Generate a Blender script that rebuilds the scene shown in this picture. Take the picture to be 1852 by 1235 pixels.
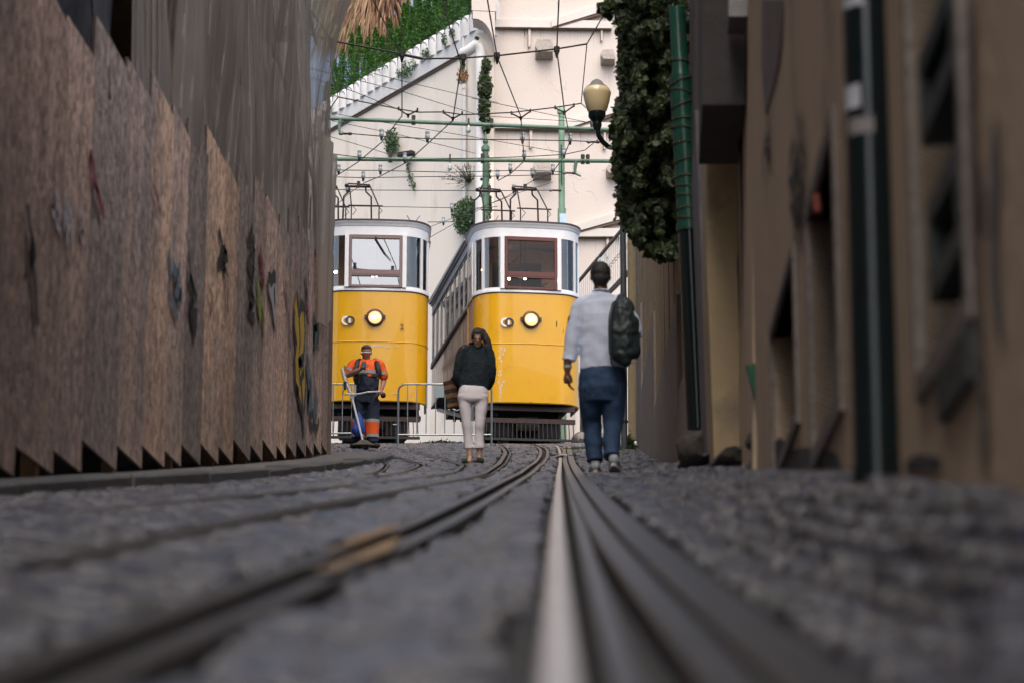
import bpy, bmesh, math, random
import numpy as np
from mathutils import Vector, Matrix, noise as mnoise
random.seed(7); rng = np.random.default_rng(7)
R = math.radians
scene = bpy.context.scene
C = scene.collection
for o in list(bpy.data.objects): bpy.data.objects.remove(o)

# ---------------------------------------------------------------- camera
FPX = 4373.0; TH = R(11.79); CT, ST = math.cos(TH), math.sin(TH)
cam_d = bpy.data.cameras.new('camera'); cam = bpy.data.objects.new('camera', cam_d); C.objects.link(cam)
cam.location = (0, 0, 0); cam.rotation_euler = (R(90)+TH, 0, 0)
cam_d.sensor_width = 36; cam_d.lens = 85; cam_d.clip_start = .05; cam_d.clip_end = 600
cam_d.dof.use_dof = True; cam_d.dof.focus_distance = 44; cam_d.dof.aperture_fstop = 2.9
scene.camera = cam
scene.render.engine = 'CYCLES'
# ---------------------------------------------------------------- sky, sun, exposure
w = bpy.data.worlds.new('World'); scene.world = w; w.use_nodes = True
nt = w.node_tree; bgn = nt.nodes['Background']
SUN_EL, SUN_AZ = R(55), R(180)          # azimuth measured clockwise from +Y
sky = nt.nodes.new('ShaderNodeTexSky'); sky.sky_type = 'NISHITA'; sky.sun_disc = False
sky.sun_elevation = SUN_EL; sky.sun_rotation = SUN_AZ; sky.air_density = 1.0; sky.dust_density = 5.0; sky.ozone_density = 1.0
nt.links.new(sky.outputs[0], bgn.inputs[0]); bgn.inputs[1].default_value = .15
sd = bpy.data.lights.new('sun', 'SUN'); sun = bpy.data.objects.new('sun', sd); C.objects.link(sun)
sd.energy = 1.1; sd.angle = R(75); sd.color = (1, .95, .88)
sdir = Vector((math.sin(SUN_AZ)*math.cos(SUN_EL), math.cos(SUN_AZ)*math.cos(SUN_EL), math.sin(SUN_EL)))
sun.rotation_euler = sdir.to_track_quat('Z', 'Y').to_euler()
scene.view_settings.view_transform = 'Standard'; scene.view_settings.look = 'None'
scene.view_settings.exposure = .75; scene.view_settings.gamma = 1
scene.view_settings.use_curve_mapping = False

# ---------------------------------------------------------------- survey helpers: sight line of a photo point, cut with a real plane
def ray(px, py):
    u = (px-926)/FPX; v = (py-617.5)/FPX
    return Vector((u, CT+v*ST, ST-v*CT))
def at(px, py, d): return ray(px, py)*d
def atY(px, py, Y):
    r = ray(px, py); return r*(Y/r.y)
def on_line(px, py, p0, p1):
    """sight line cut with the vertical plane through the plan points p0, p1"""
    r = ray(px, py); dx, dy = p1[0]-p0[0], p1[1]-p0[1]
    t = (p0[0]*dy-p0[1]*dx)/(r.x*dy-r.y*dx)
    return r*t

# ---------------------------------------------------------------- ground model
_gy = np.array([-40, -20, 0, 20.1, 28.5, 40.06, 50.2, 62, 90.]); _gz = np.array([-6.3, -3.45, -.22, 3.07, 4.47, 6.55, 8.28, 10.3, 14.6])
def zc(Y): return np.interp(Y, _gy, _gz)
_cy = np.array([-40, 4, 10.9, 14.6, 17.5, 24, 31., 33.]); _cx = np.array([-2.35, -2.3, -2.2, -1.9, -1.68, -1.6, -1.55, -1.6])
def kerbx(Y): return np.interp(Y, _cy, _cx)
_wy = np.array([-40, 0, 11.8, 20.4, 37.3]); _wx = np.array([.9, .62, 1.21, 1.50, 1.99])
def wallx(Y): return np.interp(Y, _wy, _wx)
def sm(t):
    t = np.clip(t, 0, 1); return t*t*(3-2*t)
def gz(X, Y):
    X = np.asarray(X, float); Y = np.asarray(Y, float)
    A = np.clip(.185-.006*Y, .03, .22)
    x0 = .34+.02*Y; wx = wallx(Y)
    r = A*sm((X-x0)/np.maximum(wx-x0, .1))
    r = np.where(Y > 37, r*np.clip((45-Y)/8, 0, 1), r)
    return zc(Y)+r
def gnd(X, Y): return float(gz(X, Y))
_dy = np.linspace(1.5, 60, 3000); _py = 617.5+FPX*np.tan(TH-np.arctan2(zc(_dy), _dy))
def y_of(py): return float(np.interp(-py, -_py, _dy))
def on_ground(px, py):
    Y = y_of(py); r = ray(px, py); X = r.x*Y/r.y; return (X, Y)

# ---------------------------------------------------------------- materials
def mat(name, col, col2=None, scale=6, rough=.7, metal=0, bump=0, bscale=None, stretch=(1, 1, 1), col3=None, s3=1.2, t3=.55,
        objrand=0, detail=6, contrast=.5, coat=0, spec=.5, bd=.02):
    m = bpy.data.materials.new(name); m.use_nodes = True; n = m.node_tree.nodes; L = m.node_tree.links
    b = n['Principled BSDF']; b.inputs['Roughness'].default_value = rough; b.inputs['Metallic'].default_value = metal
    b.inputs['Coat Weight'].default_value = coat; b.inputs['Specular IOR Level'].default_value = spec
    tc = n.new('ShaderNodeTexCoord'); mp = n.new('ShaderNodeMapping'); mp.inputs['Scale'].default_value = stretch
    L.new(tc.outputs['Object'], mp.inputs[0])
    col2 = col2 or tuple(c*.75 for c in col)
    nz = n.new('ShaderNodeTexNoise'); nz.inputs['Scale'].default_value = scale; nz.inputs['Detail'].default_value = detail
    nz.inputs['Roughness'].default_value = .65
    L.new(mp.outputs[0], nz.inputs['Vector'])
    rp = n.new('ShaderNodeMapRange'); rp.inputs[1].default_value = .5-contrast*.35; rp.inputs[2].default_value = .5+contrast*.35
    L.new(nz.outputs['Fac'], rp.inputs[0])
    mx = n.new('ShaderNodeMix'); mx.data_type = 'RGBA'; mx.inputs[6].default_value = (*col, 1); mx.inputs[7].default_value = (*col2, 1)
    L.new(rp.outputs[0], mx.inputs[0]); out = mx.outputs[2]
    if col3:
        n3 = n.new('ShaderNodeTexNoise'); n3.inputs['Scale'].default_value = s3; n3.inputs['Detail'].default_value = 8; n3.inputs['Roughness'].default_value = .7
        L.new(mp.outputs[0], n3.inputs['Vector'])
        r3 = n.new('ShaderNodeMapRange'); r3.inputs[1].default_value = t3-.06; r3.inputs[2].default_value = t3+.1
        L.new(n3.outputs['Fac'], r3.inputs[0])
        m3 = n.new('ShaderNodeMix'); m3.data_type = 'RGBA'; m3.inputs[7].default_value = (*col3, 1)
        L.new(out, m3.inputs[6]); L.new(r3.outputs[0], m3.inputs[0]); out = m3.outputs[2]
    if objrand:
        oi = n.new('ShaderNodeObjectInfo'); mr = n.new('ShaderNodeMapRange'); mr.inputs[3].default_value = 1-objrand; mr.inputs[4].default_value = 1+objrand
        L.new(oi.outputs['Random'], mr.inputs[0])
        hs = n.new('ShaderNodeHueSaturation'); L.new(mr.outputs[0], hs.inputs['Value']); L.new(out, hs.inputs['Color']); out = hs.outputs[0]
    L.new(out, b.inputs['Base Color'])
    if bump:
        nb = n.new('ShaderNodeTexNoise'); nb.inputs['Scale'].default_value = bscale or scale*3; nb.inputs['Detail'].default_value = 5
        L.new(mp.outputs[0], nb.inputs['Vector'])
        bp = n.new('ShaderNodeBump'); bp.inputs['Strength'].default_value = bump; bp.inputs['Distance'].default_value = bd
        L.new(nb.outputs['Fac'], bp.inputs['Height']); L.new(bp.outputs[0], b.inputs['Normal'])
    return m
def plain(name, col, rough=.5, metal=0, coat=0):
    return mat(name, col, tuple(c*.86 for c in col), 9, rough, metal, coat=coat)
def glow(name, col, strength):
    m = bpy.data.materials.new(name); m.use_nodes = True; b = m.node_tree.nodes['Principled BSDF']
    b.inputs['Base Color'].default_value = (*col, 1); b.inputs['Emission Color'].default_value = (*col, 1); b.inputs['Emission Strength'].default_value = strength
    return m
def glassy(name, tint=(.8, .85, .87), refl=.04, rough=.02):
    m = bpy.data.materials.new(name); m.use_nodes = True; n = m.node_tree.nodes; L = m.node_tree.links
    n.remove(n['Principled BSDF']); out = n['Material Output']
    tr = n.new('ShaderNodeBsdfTransparent'); tr.inputs[0].default_value = (*tint, 1)
    gl = n.new('ShaderNodeBsdfGlossy'); gl.inputs['Roughness'].default_value = rough; gl.inputs[0].default_value = (1, 1, 1, 1)
    fr = n.new('ShaderNodeFresnel'); fr.inputs[0].default_value = 1.5
    ad = n.new('ShaderNodeMath'); ad.operation = 'ADD'; ad.inputs[1].default_value = refl; ad.use_clamp = True
    L.new(fr.outputs[0], ad.inputs[0]); mx = n.new('ShaderNodeMixShader')
    L.new(ad.outputs[0], mx.inputs[0]); L.new(tr.outputs[0], mx.inputs[1]); L.new(gl.outputs[0], mx.inputs[2]); L.new(mx.outputs[0], out.inputs[0])
    return m
def netting(name, col, cover):
    m = bpy.data.materials.new(name); m.use_nodes = True; n = m.node_tree.nodes; L = m.node_tree.links
    b = n['Principled BSDF']; b.inputs['Roughness'].default_value = .8; out = n['Material Output']
    b.inputs['Base Color'].default_value = (*col, 1)
    tc = n.new('ShaderNodeTexCoord'); mp = n.new('ShaderNodeMapping'); mp.inputs['Scale'].default_value = (1, 1, .25)
    L.new(tc.outputs['Object'], mp.inputs[0])
    nz = n.new('ShaderNodeTexNoise'); nz.inputs['Scale'].default_value = 1.7; nz.inputs['Detail'].default_value = 6; L.new(mp.outputs[0], nz.inputs['Vector'])
    mx0 = n.new('ShaderNodeMix'); mx0.data_type = 'RGBA'; mx0.inputs[6].default_value = (*col, 1); mx0.inputs[7].default_value = (col[0]*.55, col[1]*.56, col[2]*.6, 1)
    L.new(nz.outputs['Fac'], mx0.inputs[0]); L.new(mx0.outputs[2], b.inputs['Base Color'])
    mr = n.new('ShaderNodeMapRange'); mr.inputs[1].default_value = .3; mr.inputs[2].default_value = .65; mr.inputs[3].default_value = cover-.24; mr.inputs[4].default_value = min(1, cover+.13)
    L.new(nz.outputs['Fac'], mr.inputs[0])
    tr = n.new('ShaderNodeBsdfTransparent'); tl = n.new('ShaderNodeBsdfTranslucent'); tl.inputs[0].default_value = (*col, 1)
    m1 = n.new('ShaderNodeMixShader'); m1.inputs[0].default_value = .48; L.new(b.outputs[0], m1.inputs[1]); L.new(tl.outputs[0], m1.inputs[2])
    mx = n.new('ShaderNodeMixShader'); L.new(mr.outputs[0], mx.inputs[0]); L.new(tr.outputs[0], mx.inputs[1]); L.new(m1.outputs[0], mx.inputs[2])
    L.new(mx.outputs[0], out.inputs[0]); return m
def leafmat(name, c1, c2, rough=.45):
    m = bpy.data.materials.new(name); m.use_nodes = True; n = m.node_tree.nodes; L = m.node_tree.links
    b = n['Principled BSDF']; b.inputs['Roughness'].default_value = rough; out = n['Material Output']
    gm = n.new('ShaderNodeNewGeometry'); mx = n.new('ShaderNodeMix'); mx.data_type = 'RGBA'
    mx.inputs[6].default_value = (*c1, 1); mx.inputs[7].default_value = (*c2, 1)
    L.new(gm.outputs['Random Per Island'], mx.inputs[0]); L.new(mx.outputs[2], b.inputs['Base Color'])
    tl = n.new('ShaderNodeBsdfTranslucent'); L.new(mx.outputs[2], tl.inputs[0])
    ms = n.new('ShaderNodeMixShader'); ms.inputs[0].default_value = .3; L.new(b.outputs[0], ms.inputs[1]); L.new(tl.outputs[0], ms.inputs[2]); L.new(ms.outputs[0], out.inputs[0])
    return m

M = {}
M['base'] = mat('street_bed', (.05, .048, .045), (.025, .025, .026), 14, .75, bump=.5)
M['cobble'] = mat('granite_setts', (.05, .055, .076), (.026, .028, .039), 23, .29, bump=.35, bscale=60, objrand=.45, contrast=1, col3=(.09, .088, .092), s3=2.2, t3=.6)
def add_island_variation(m, amt=.4):
    n = m.node_tree.nodes; L = m.node_tree.links; b = n['Principled BSDF']
    src = b.inputs['Base Color'].links[0].from_socket
    gm = n.new('ShaderNodeNewGeometry'); mr = n.new('ShaderNodeMapRange'); mr.inputs[3].default_value = 1-amt; mr.inputs[4].default_value = 1+amt
    L.new(gm.outputs['Random Per Island'], mr.inputs[0]); hs = n.new('ShaderNodeHueSaturation')
    L.new(mr.outputs[0], hs.inputs['Value']); L.new(src, hs.inputs['Color']); L.new(hs.outputs[0], b.inputs['Base Color'])
add_island_variation(M['cobble'], .3)
M['kerb'] = mat('kerb_granite', (.105, .105, .105), (.055, .055, .056), 11, .6, bump=.6, bscale=25, objrand=.2, contrast=1)
M['pave'] = mat('pavement_concrete', (.17, .16, .145), (.09, .085, .08), 5, .7, bump=.5, contrast=1)
M['rail'] = mat('worn_rail_steel', (.15, .145, .14), (.08, .075, .072), 18, .38, .75, bump=.1)
M['shiny'] = mat('polished_rail_steel', (.75, .73, .71), (.55, .54, .53), 18, .3, .85)
M['groove'] = plain('groove_dirt_gap_shade', (.012, .012, .012), .9)
def osb(c1=(.76, .555, .475), c2=(.47, .34, .295), nm='weathered_chipboard'):
    m = mat(nm, c1, c2, 26, .72, bump=.5, bscale=50, objrand=.3, contrast=1, col3=(.33, .28, .27), s3=.9, t3=.55, stretch=(1, .8, .45))
    n = m.node_tree.nodes; L = m.node_tree.links; b = n['Principled BSDF']; src = b.inputs['Base Color'].links[0].from_socket
    tc = n.new('ShaderNodeTexCoord'); vo = n.new('ShaderNodeTexVoronoi'); vo.inputs['Scale'].default_value = 30; mp = n.new('ShaderNodeMapping'); mp.inputs['Scale'].default_value = (1, 1.1, .55)
    L.new(tc.outputs['Object'], mp.inputs[0]); L.new(mp.outputs[0], vo.inputs['Vector'])
    bw = n.new('ShaderNodeSeparateColor'); L.new(vo.outputs['Color'], bw.inputs[0])
    mr = n.new('ShaderNodeMapRange'); mr.inputs[3].default_value = .5; mr.inputs[4].default_value = 1.6; L.new(bw.outputs[0], mr.inputs[0])
    hs = n.new('ShaderNodeHueSaturation'); L.new(mr.outputs[0], hs.inputs['Value']); L.new(src, hs.inputs['Color'])
    # splashed street dirt rising from the foot of the boards
    sp = n.new('ShaderNodeSeparateXYZ'); L.new(tc.outputs['Object'], sp.inputs[0])
    nn = n.new('ShaderNodeTexNoise'); nn.inputs['Scale'].default_value = 3; nn.inputs['Detail'].default_value = 6; L.new(tc.outputs['Object'], nn.inputs['Vector'])
    ma = n.new('ShaderNodeMath'); ma.operation = 'MULTIPLY_ADD'; ma.inputs[1].default_value = 1.4; L.new(nn.outputs['Fac'], ma.inputs[0]); L.new(sp.outputs[2], ma.inputs[2])
    ns = n.new('ShaderNodeTexNoise'); ns.inputs['Scale'].default_value = 1; ns.inputs['Detail'].default_value = 7; mps = n.new('ShaderNodeMapping'); mps.inputs['Scale'].default_value = (1, 5.5, .22)
    L.new(tc.outputs['Object'], mps.inputs[0]); L.new(mps.outputs[0], ns.inputs['Vector']); mrs = n.new('ShaderNodeMapRange'); mrs.inputs[1].default_value = .36; mrs.inputs[2].default_value = .62; mrs.inputs[3].default_value = .8; mrs.inputs[4].default_value = 1.1
    L.new(ns.outputs['Fac'], mrs.inputs[0]); hs2 = n.new('ShaderNodeHueSaturation'); L.new(mrs.outputs[0], hs2.inputs['Value']); L.new(hs.outputs[0], hs2.inputs['Color']); hs = hs2
    m2 = n.new('ShaderNodeMapRange'); m2.inputs[1].default_value = .7; m2.inputs[2].default_value = 2.0; m2.inputs[3].default_value = .42; m2.inputs[4].default_value = 0; L.new(ma.outputs[0], m2.inputs[0])
    mx = n.new('ShaderNodeMix'); mx.data_type = 'RGBA'; mx.inputs[7].default_value = (.13, .105, .09, 1)
    L.new(m2.outputs[0], mx.inputs[0]); L.new(hs.outputs[0], mx.inputs[6]); L.new(mx.outputs[2], b.inputs['Base Color'])
    return m
M['osb'] = osb()
M['osb_edge'] = plain('dirty_board_edge', (.07, .055, .05), .9)
M['osb_new'] = osb((.82, .57, .43), (.58, .39, .29), 'newer_chipboard'); M['osb_grey'] = osb((.50, .42, .39), (.33, .27, .25), 'grey_chipboard')
M['net'] = netting('debris_netting', (.74, .68, .63), .88)
M['net2'] = netting('blue_grey_sheeting', (.24, .26, .31), .93)
M['scaf'] = mat('galvanised_tube', (.3, .3, .31), (.2, .2, .2), 10, .5, .6)
M['grey_wall'] = mat('grey_render', (.24, .23, .22), (.15, .145, .14), 2, .85, bump=.3, contrast=1)
M['ochre'] = mat('ochre_plaster', (.62, .485, .35), (.5, .385, .275), 1.6, .85, bump=.5, bscale=40, contrast=.8, col3=(.15, .12, .1), s3=1.4, t3=.63, stretch=(1, 1, .4))
M['yellow_plaster'] = mat('faded_yellow_plaster', (.46, .34, .17), (.36, .26, .14), 1.2, .85, bump=.4, contrast=1, col3=(.24, .19, .13), s3=.8, t3=.6, stretch=(1, 1, .3))
M['plinth'] = mat('plinth_render', (.36, .31, .28), (.26, .225, .2), 3, .8, bump=.5, contrast=1, col3=(.17, .14, .12), s3=2, t3=.62)
M['cream'] = mat('cream_render', (.5, .4, .24), (.4, .31, .19), 3, .8, bump=.4, contrast=1, col3=(.25, .21, .16), s3=1.2, t3=.6)
M['stone'] = mat('weathered_limestone', (.27, .235, .215), (.15, .13, .12), 7, .8, bump=.8, contrast=1, col3=(.1, .085, .075), s3=3, t3=.6)
M['lilac'] = mat('grey_lilac_render', (.2, .19, .21), (.14, .135, .15), 4, .8, bump=.3)
M['darkrender'] = mat('dark_render', (.075, .068, .07), (.045, .042, .045), 3, .85, bump=.6, contrast=1)  # dark tone for piers, jetty, foot patches and the shutter opening's back
M['dgreen'] = mat('dark_green_gloss_paint', (.006, .014, .017), (.004, .01, .012), 8, .16, bump=.08, bscale=30, col3=(.03, .035, .035), s3=9, t3=.68, bd=.005)
M['shutter'] = mat('shutter_green', (.012, .028, .03), (.008, .018, .02), 8, .55)
M['green'] = mat('green_drainpipe_paint', (.014, .10, .068), (.01, .06, .042), 7, .3, bump=.15, col3=(.03, .045, .035), s3=5, t3=.62, bd=.005)
M['boulder'] = mat('dark_boulder', (.085, .075, .068), (.05, .045, .042), 9, .85, bump=1, bscale=14, contrast=1)
M['pink'] = mat('pale_pink_render', (.67, .60, .555), (.59, .525, .485), .7, .85, bump=.35, bscale=20, contrast=.9, col3=(.62, .5, .44), s3=1.1, t3=.66)
M['pale'] = mat('pale_cream_render', (.84, .77, .69), (.78, .71, .63), .8, .85, bump=.2, contrast=.8, stretch=(1, 1, .3), col3=(.6, .53, .46), s3=.9, t3=.6)
M['white'] = mat('whitewash', (.72, .72, .72), (.62, .62, .62), 3, .7, bump=.3, col3=(.6, .6, .58), s3=2.5, t3=.66)
M['offwhite'] = mat('offwhite_concrete', (.68, .64, .61), (.6, .57, .53), 1.5, .75, bump=.2)
M['brownunder'] = mat('brown_soffit', (.17, .12, .095), (.13, .09, .07), 4, .8)
M['stainstone'] = mat('stained_spout_stone', (.42, .38, .34), (.14, .125, .115), 5, .9, bump=.6, contrast=1, stretch=(3, 3, .8))
M['pgreen'] = mat('faded_green_pole_paint', (.10, .19, .125), (.07, .13, .09), 5, .5, bump=.2, col3=(.2, .09, .04), s3=5, t3=.68)
M['pgreen2'] = mat('light_green_pole_paint', (.2, .34, .24), (.16, .27, .19), 5, .5, bump=.2, col3=(.08, .12, .09), s3=4, t3=.64)
M['wire'] = plain('wire_dark', (.03, .03, .032), .5, .5)
M['insul'] = mat('ceramic_insulator', (.42, .46, .48), (.28, .32, .33), 9, .25)
M['clamp'] = plain('dark_clamp_metal', (.03, .028, .027), .6, .4)
M['yellow'] = mat('tram_yellow_paint', (.76, .395, .010), (.69, .355, .009), 1.3, .24, coat=.45, bump=.10, bscale=1.6, contrast=1, bd=.03, col3=(.6, .29, .012), s3=2.6, t3=.62)
M['cream_tram'] = mat('tram_white_paint', (.80, .81, .84), (.73, .74, .77), 5, .35, coat=.3)
M['greyframe'] = mat('tram_grey_frame', (.50, .49, .5), (.4, .39, .4), 6, .5)
M['brownpanel'] = mat('tram_tan_panel', (.66, .46, .33), (.58, .4, .285), 4, .3, coat=.5)
M['redwood'] = mat('red_brown_sash_wood', (.13, .03, .02), (.09, .02, .015), 14, .3, stretch=(1, 1, 3))
M['greywood'] = mat('faded_sash_wood', (.24, .16, .15), (.17, .11, .1), 16, .45, stretch=(3, 1, 1), contrast=1)
M['maroon'] = mat('roof_edge_maroon', (.06, .04, .042), (.045, .03, .03), 8, .5)
M['chassis'] = mat('chassis_black', (.02, .016, .016), (.012, .01, .01), 8, .6)
M['chassis_red'] = mat('chassis_oxide', (.04, .013, .011), (.02, .008, .007), 8, .55)
M['iron'] = mat('wrought_iron', (.035, .026, .026), (.02, .015, .015), 9, .5, .5)
M['glass'] = glassy('window_glass', (.83, .87, .88), .05)
M['glass_ws'] = glassy('windshield_glass', (.8, .8, .8), -.01, .008); M['glass_sky'] = glassy('windshield_glass_sky_boost', (.6, .64, .66), .34, .008)  # second is the same glass, mirror share raised so it shows bright sky
M['interior'] = mat('varnished_interior_wood', (.26, .15, .09), (.17, .095, .06), 4, .5, stretch=(3, 3, 1))
M['ceiling'] = plain('tram_ceiling_paint', (.33, .22, .145), .5)
M['bulb'] = glow('lamp_bulb', (1, .62, .3), 26)
M['lens'] = glow('headlamp_lens', (1, .52, .24), .75)
M['lenshot'] = glow('headlamp_filament', (1, .75, .42), 9)
M['galv'] = mat('galvanised_barrier', (.34, .37, .38), (.24, .26, .27), 8, .38, .55)
M['blackpaint'] = plain('black_lettering', (.015, .015, .02), .4)
M['whitepaint'] = plain('white_lettering', (.85, .85, .85), .4)
M['ivyleaf'] = leafmat('ivy_leaves', (.012, .03, .013), (.075, .11, .035), .5)
M['bushleaf'] = leafmat('shrub_leaves', (.03, .075, .025), (.07, .14, .05))
M['conleaf'] = leafmat('conifer_leaves', (.018, .08, .01), (.08, .215, .02), .6)
M['dryleaf'] = leafmat('dry_leaves', (.22, .11, .045), (.38, .22, .1))
M['frond'] = leafmat('dead_palm_fronds', (.22, .10, .055), (.5, .34, .22), .7)
M['frondg'] = leafmat('green_palm_fronds', (.16, .2, .07), (.36, .36, .15), .6)
M['weed'] = leafmat('weed_leaves', (.03, .07, .015), (.09, .15, .04))
M['twig'] = mat('twig_bark', (.12, .085, .06), (.07, .05, .035), 12, .9)
M['mass'] = plain('foliage_heart', (.008, .014, .007), .95)

# ---------------------------------------------------------------- mesh helpers
def setp(o, label=None, cat=None, group=None, kind=None):
    if label: o['label'] = label
    if cat: o['category'] = cat
    if group: o['group'] = group
    if kind: o['kind'] = kind
    return o
def empty(name, loc, label, cat, group=None, rz=0, kind=None):
    o = bpy.data.objects.new(name, None); C.objects.link(o); o.location = loc; o.rotation_euler = (0, 0, rz); o.empty_display_size = .3
    return setp(o, label, cat, group, kind)
def world(o):
    m = Matrix.LocRotScale(o.location, o.rotation_euler, o.scale)
    return (world(o.parent) @ m) if o.parent else m
class MB:
    def __init__(s): s.v = []; s.f = []; s.mi = []; s.cur = 0
    def add(s, vs, fs):
        b = len(s.v); s.v += [tuple(v) for v in vs]; s.f += [tuple(b+i for i in f) for f in fs]; s.mi += [s.cur]*len(fs); return s
    def box(s, c, size, rz=0, bev=0, mtx=None):
        hx, hy, hz = size[0]/2, size[1]/2, size[2]/2
        if bev:
            b = bev; vs = []
            for sx in (-1, 1):
                for sy in (-1, 1):
                    for sz in (-1, 1):
                        vs += [(sx*hx, sy*(hy-b), sz*(hz-b)), (sx*(hx-b), sy*hy, sz*(hz-b)), (sx*(hx-b), sy*(hy-b), sz*hz)]
            bm = bmesh.new()
            for v in vs: bm.verts.new(v)
            bmesh.ops.convex_hull(bm, input=bm.verts)
            bm.verts.index_update(); fs = [[v.index for v in f.verts] for f in bm.faces]; vs = [v.co.copy() for v in bm.verts]; bm.free()
        else:
            vs = [(x*hx, y*hy, z*hz) for z in (-1, 1) for y in (-1, 1) for x in (-1, 1)]
            fs = [(0, 2, 3, 1), (4, 5, 7, 6), (0, 1, 5, 4), (2, 6, 7, 3), (0, 4, 6, 2), (1, 3, 7, 5)]
        m = mtx or Matrix.Translation(Vector(c)) @ Matrix.Rotation(rz, 4, 'Z')
        return s.add([m @ Vector(v) for v in vs], fs)
    def bar(s, p, q, wx, wy, up=(0, 0, 1)):
        """square bar from p to q"""
        p, q = Vector(p), Vector(q); t = (q-p).normalized(); up = Vector(up)
        if abs(t.dot(up)) > .95: up = Vector((0, 1, 0))
        a = t.cross(up).normalized()*wx/2; b = t.cross(a).normalized()*wy/2
        vs = [p-a-b, p+a-b, p+a+b, p-a+b, q-a-b, q+a-b, q+a+b, q-a+b]
        return s.add(vs, [(3, 2, 1, 0), (4, 5, 6, 7), (0, 1, 5, 4), (1, 2, 6, 5), (2, 3, 7, 6), (3, 0, 4, 7)])
    def tube(s, pts, r, n=8, cap=True):
        pts = [Vector(p) for p in pts]; rs = r if isinstance(r, (list, tuple)) else [r]*len(pts); vs = []; fs = []; N = len(pts)
        prev = None
        for i, p in enumerate(pts):
            t = (pts[min(i+1, N-1)]-pts[max(i-1, 0)]); t = t.normalized() if t.length > 1e-9 else Vector((0, 0, 1))
            ref = prev if prev is not None else (Vector((1, 0, 0)) if abs(t.x) < .9 else Vector((0, 1, 0)))
            a = (ref-t*ref.dot(t)).normalized(); prev = a; b = t.cross(a)
            for k in range(n):
                an = 2*math.pi*k/n; vs.append(p+(a*math.cos(an)+b*math.sin(an))*rs[i])
        for i in range(N-1):
            for k in range(n):
                fs.append((i*n+k, i*n+(k+1) % n, (i+1)*n+(k+1) % n, (i+1)*n+k))
        if cap: fs += [tuple(reversed(range(n))), tuple((N-1)*n+k for k in range(n))]
        return s.add(vs, fs)
    def lathe(s, c, prof, n=20, axis='Z', ry=1.):
        vs = []; fs = []
        for (r, h) in prof:
            for k in range(n):
                a = 2*math.pi*k/n
                p = (r*math.cos(a), ry*r*math.sin(a), h) if axis == 'Z' else (r*math.cos(a), h, r*math.sin(a)) if axis == 'Y' else (h, r*math.cos(a), r*math.sin(a))
                vs.append(Vector(p)+Vector(c))
        m = len(prof)
        for i in range(m-1):
            for k in range(n):
                f = (i*n+k, i*n+(k+1) % n, (i+1)*n+(k+1) % n, (i+1)*n+k); fs.append(f if axis != 'Y' else f[::-1])
        fs += [tuple(reversed(range(n))), tuple((m-1)*n+k for k in range(n))]
        return s.add(vs, fs)
    def prism(s, poly, p0, e1, e2, ext):
        """polygon given in the plane p0 + u*e1 + v*e2, extruded by the vector ext"""
        p0, e1, e2, ext = Vector(p0), Vector(e1), Vector(e2), Vector(ext); n = len(poly)
        vs = [p0+e1*u+e2*v for u, v in poly]+[p0+e1*u+e2*v+ext for u, v in poly]
        return s.add(vs, [tuple(range(n)), tuple(reversed(range(n, 2*n)))]+[(i, i+n, (i+1) % n+n, (i+1) % n) for i in range(n)])
    def ball(s, c, r, n=12, m=8):
        rx, ry, rz = r if isinstance(r, (tuple, list)) else (r, r, r); vs = []; fs = []
        for i in range(1, m):
            ph = math.pi*i/m
            for k in range(n):
                a = 2*math.pi*k/n; vs.append((c[0]+rx*math.sin(ph)*math.cos(a), c[1]+ry*math.sin(ph)*math.sin(a), c[2]-rz*math.cos(ph)))
        for i in range(m-2):
            for k in range(n): fs.append((i*n+k, i*n+(k+1) % n, (i+1)*n+(k+1) % n, (i+1)*n+k))
        vs += [(c[0], c[1], c[2]-rz), (c[0], c[1], c[2]+rz)]; a, b = len(vs)-2, len(vs)-1
        for k in range(n): fs += [(a, (k+1) % n, k), (b, (m-2)*n+k, (m-2)*n+(k+1) % n)]
        return s.add(vs, fs)
    def build(s, name, material, parent=None, smooth=False, origin=None, fix=True, **props):
        me = bpy.data.meshes.new(name)
        vs = np.array(s.v, float).reshape(-1, 3)
        if parent is not None:
            inv = np.array(s.pm.inverted()) if getattr(s, 'pm', None) else (np.array(world(parent).inverted()) if not getattr(s, 'local', False) else np.eye(4))
            vs = vs @ inv[:3, :3].T + inv[:3, 3]; org = Vector((0, 0, 0))
        else:
            org = Vector(origin) if origin is not None else Vector(((vs[:, 0].min()+vs[:, 0].max())/2, (vs[:, 1].min()+vs[:, 1].max())/2, vs[:, 2].min()))
            vs = vs-np.array(org)
        me.from_pydata(vs.tolist(), [], s.f)
        mats = material if isinstance(material, (list, tuple)) else [material]
        for m in mats: me.materials.append(m)
        if len(mats) > 1: me.polygons.foreach_set('material_index', s.mi)
        if fix and len(s.f) < 60000:
            bm = bmesh.new(); bm.from_mesh(me); bmesh.ops.recalc_face_normals(bm, faces=bm.faces); bm.to_mesh(me); bm.free()
        if smooth:
            me.polygons.foreach_set('use_smooth', [True]*len(me.polygons))
            try: me.set_sharp_from_angle(angle=R(40))
            except Exception: pass
        me.update()
        o = bpy.data.objects.new(name, me); C.objects.link(o); o.location = org
        if parent is not None: o.parent = parent
        return setp(o, props.get('label'), props.get('cat'), props.get('group'), props.get('kind'))
def LMB():
    m = MB(); m.local = True; return m
def dup(o, parent=None, loc=None):
    c = o.copy(); C.objects.link(c); c.parent = parent
    if loc is not None: c.location = loc
    return c
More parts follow.
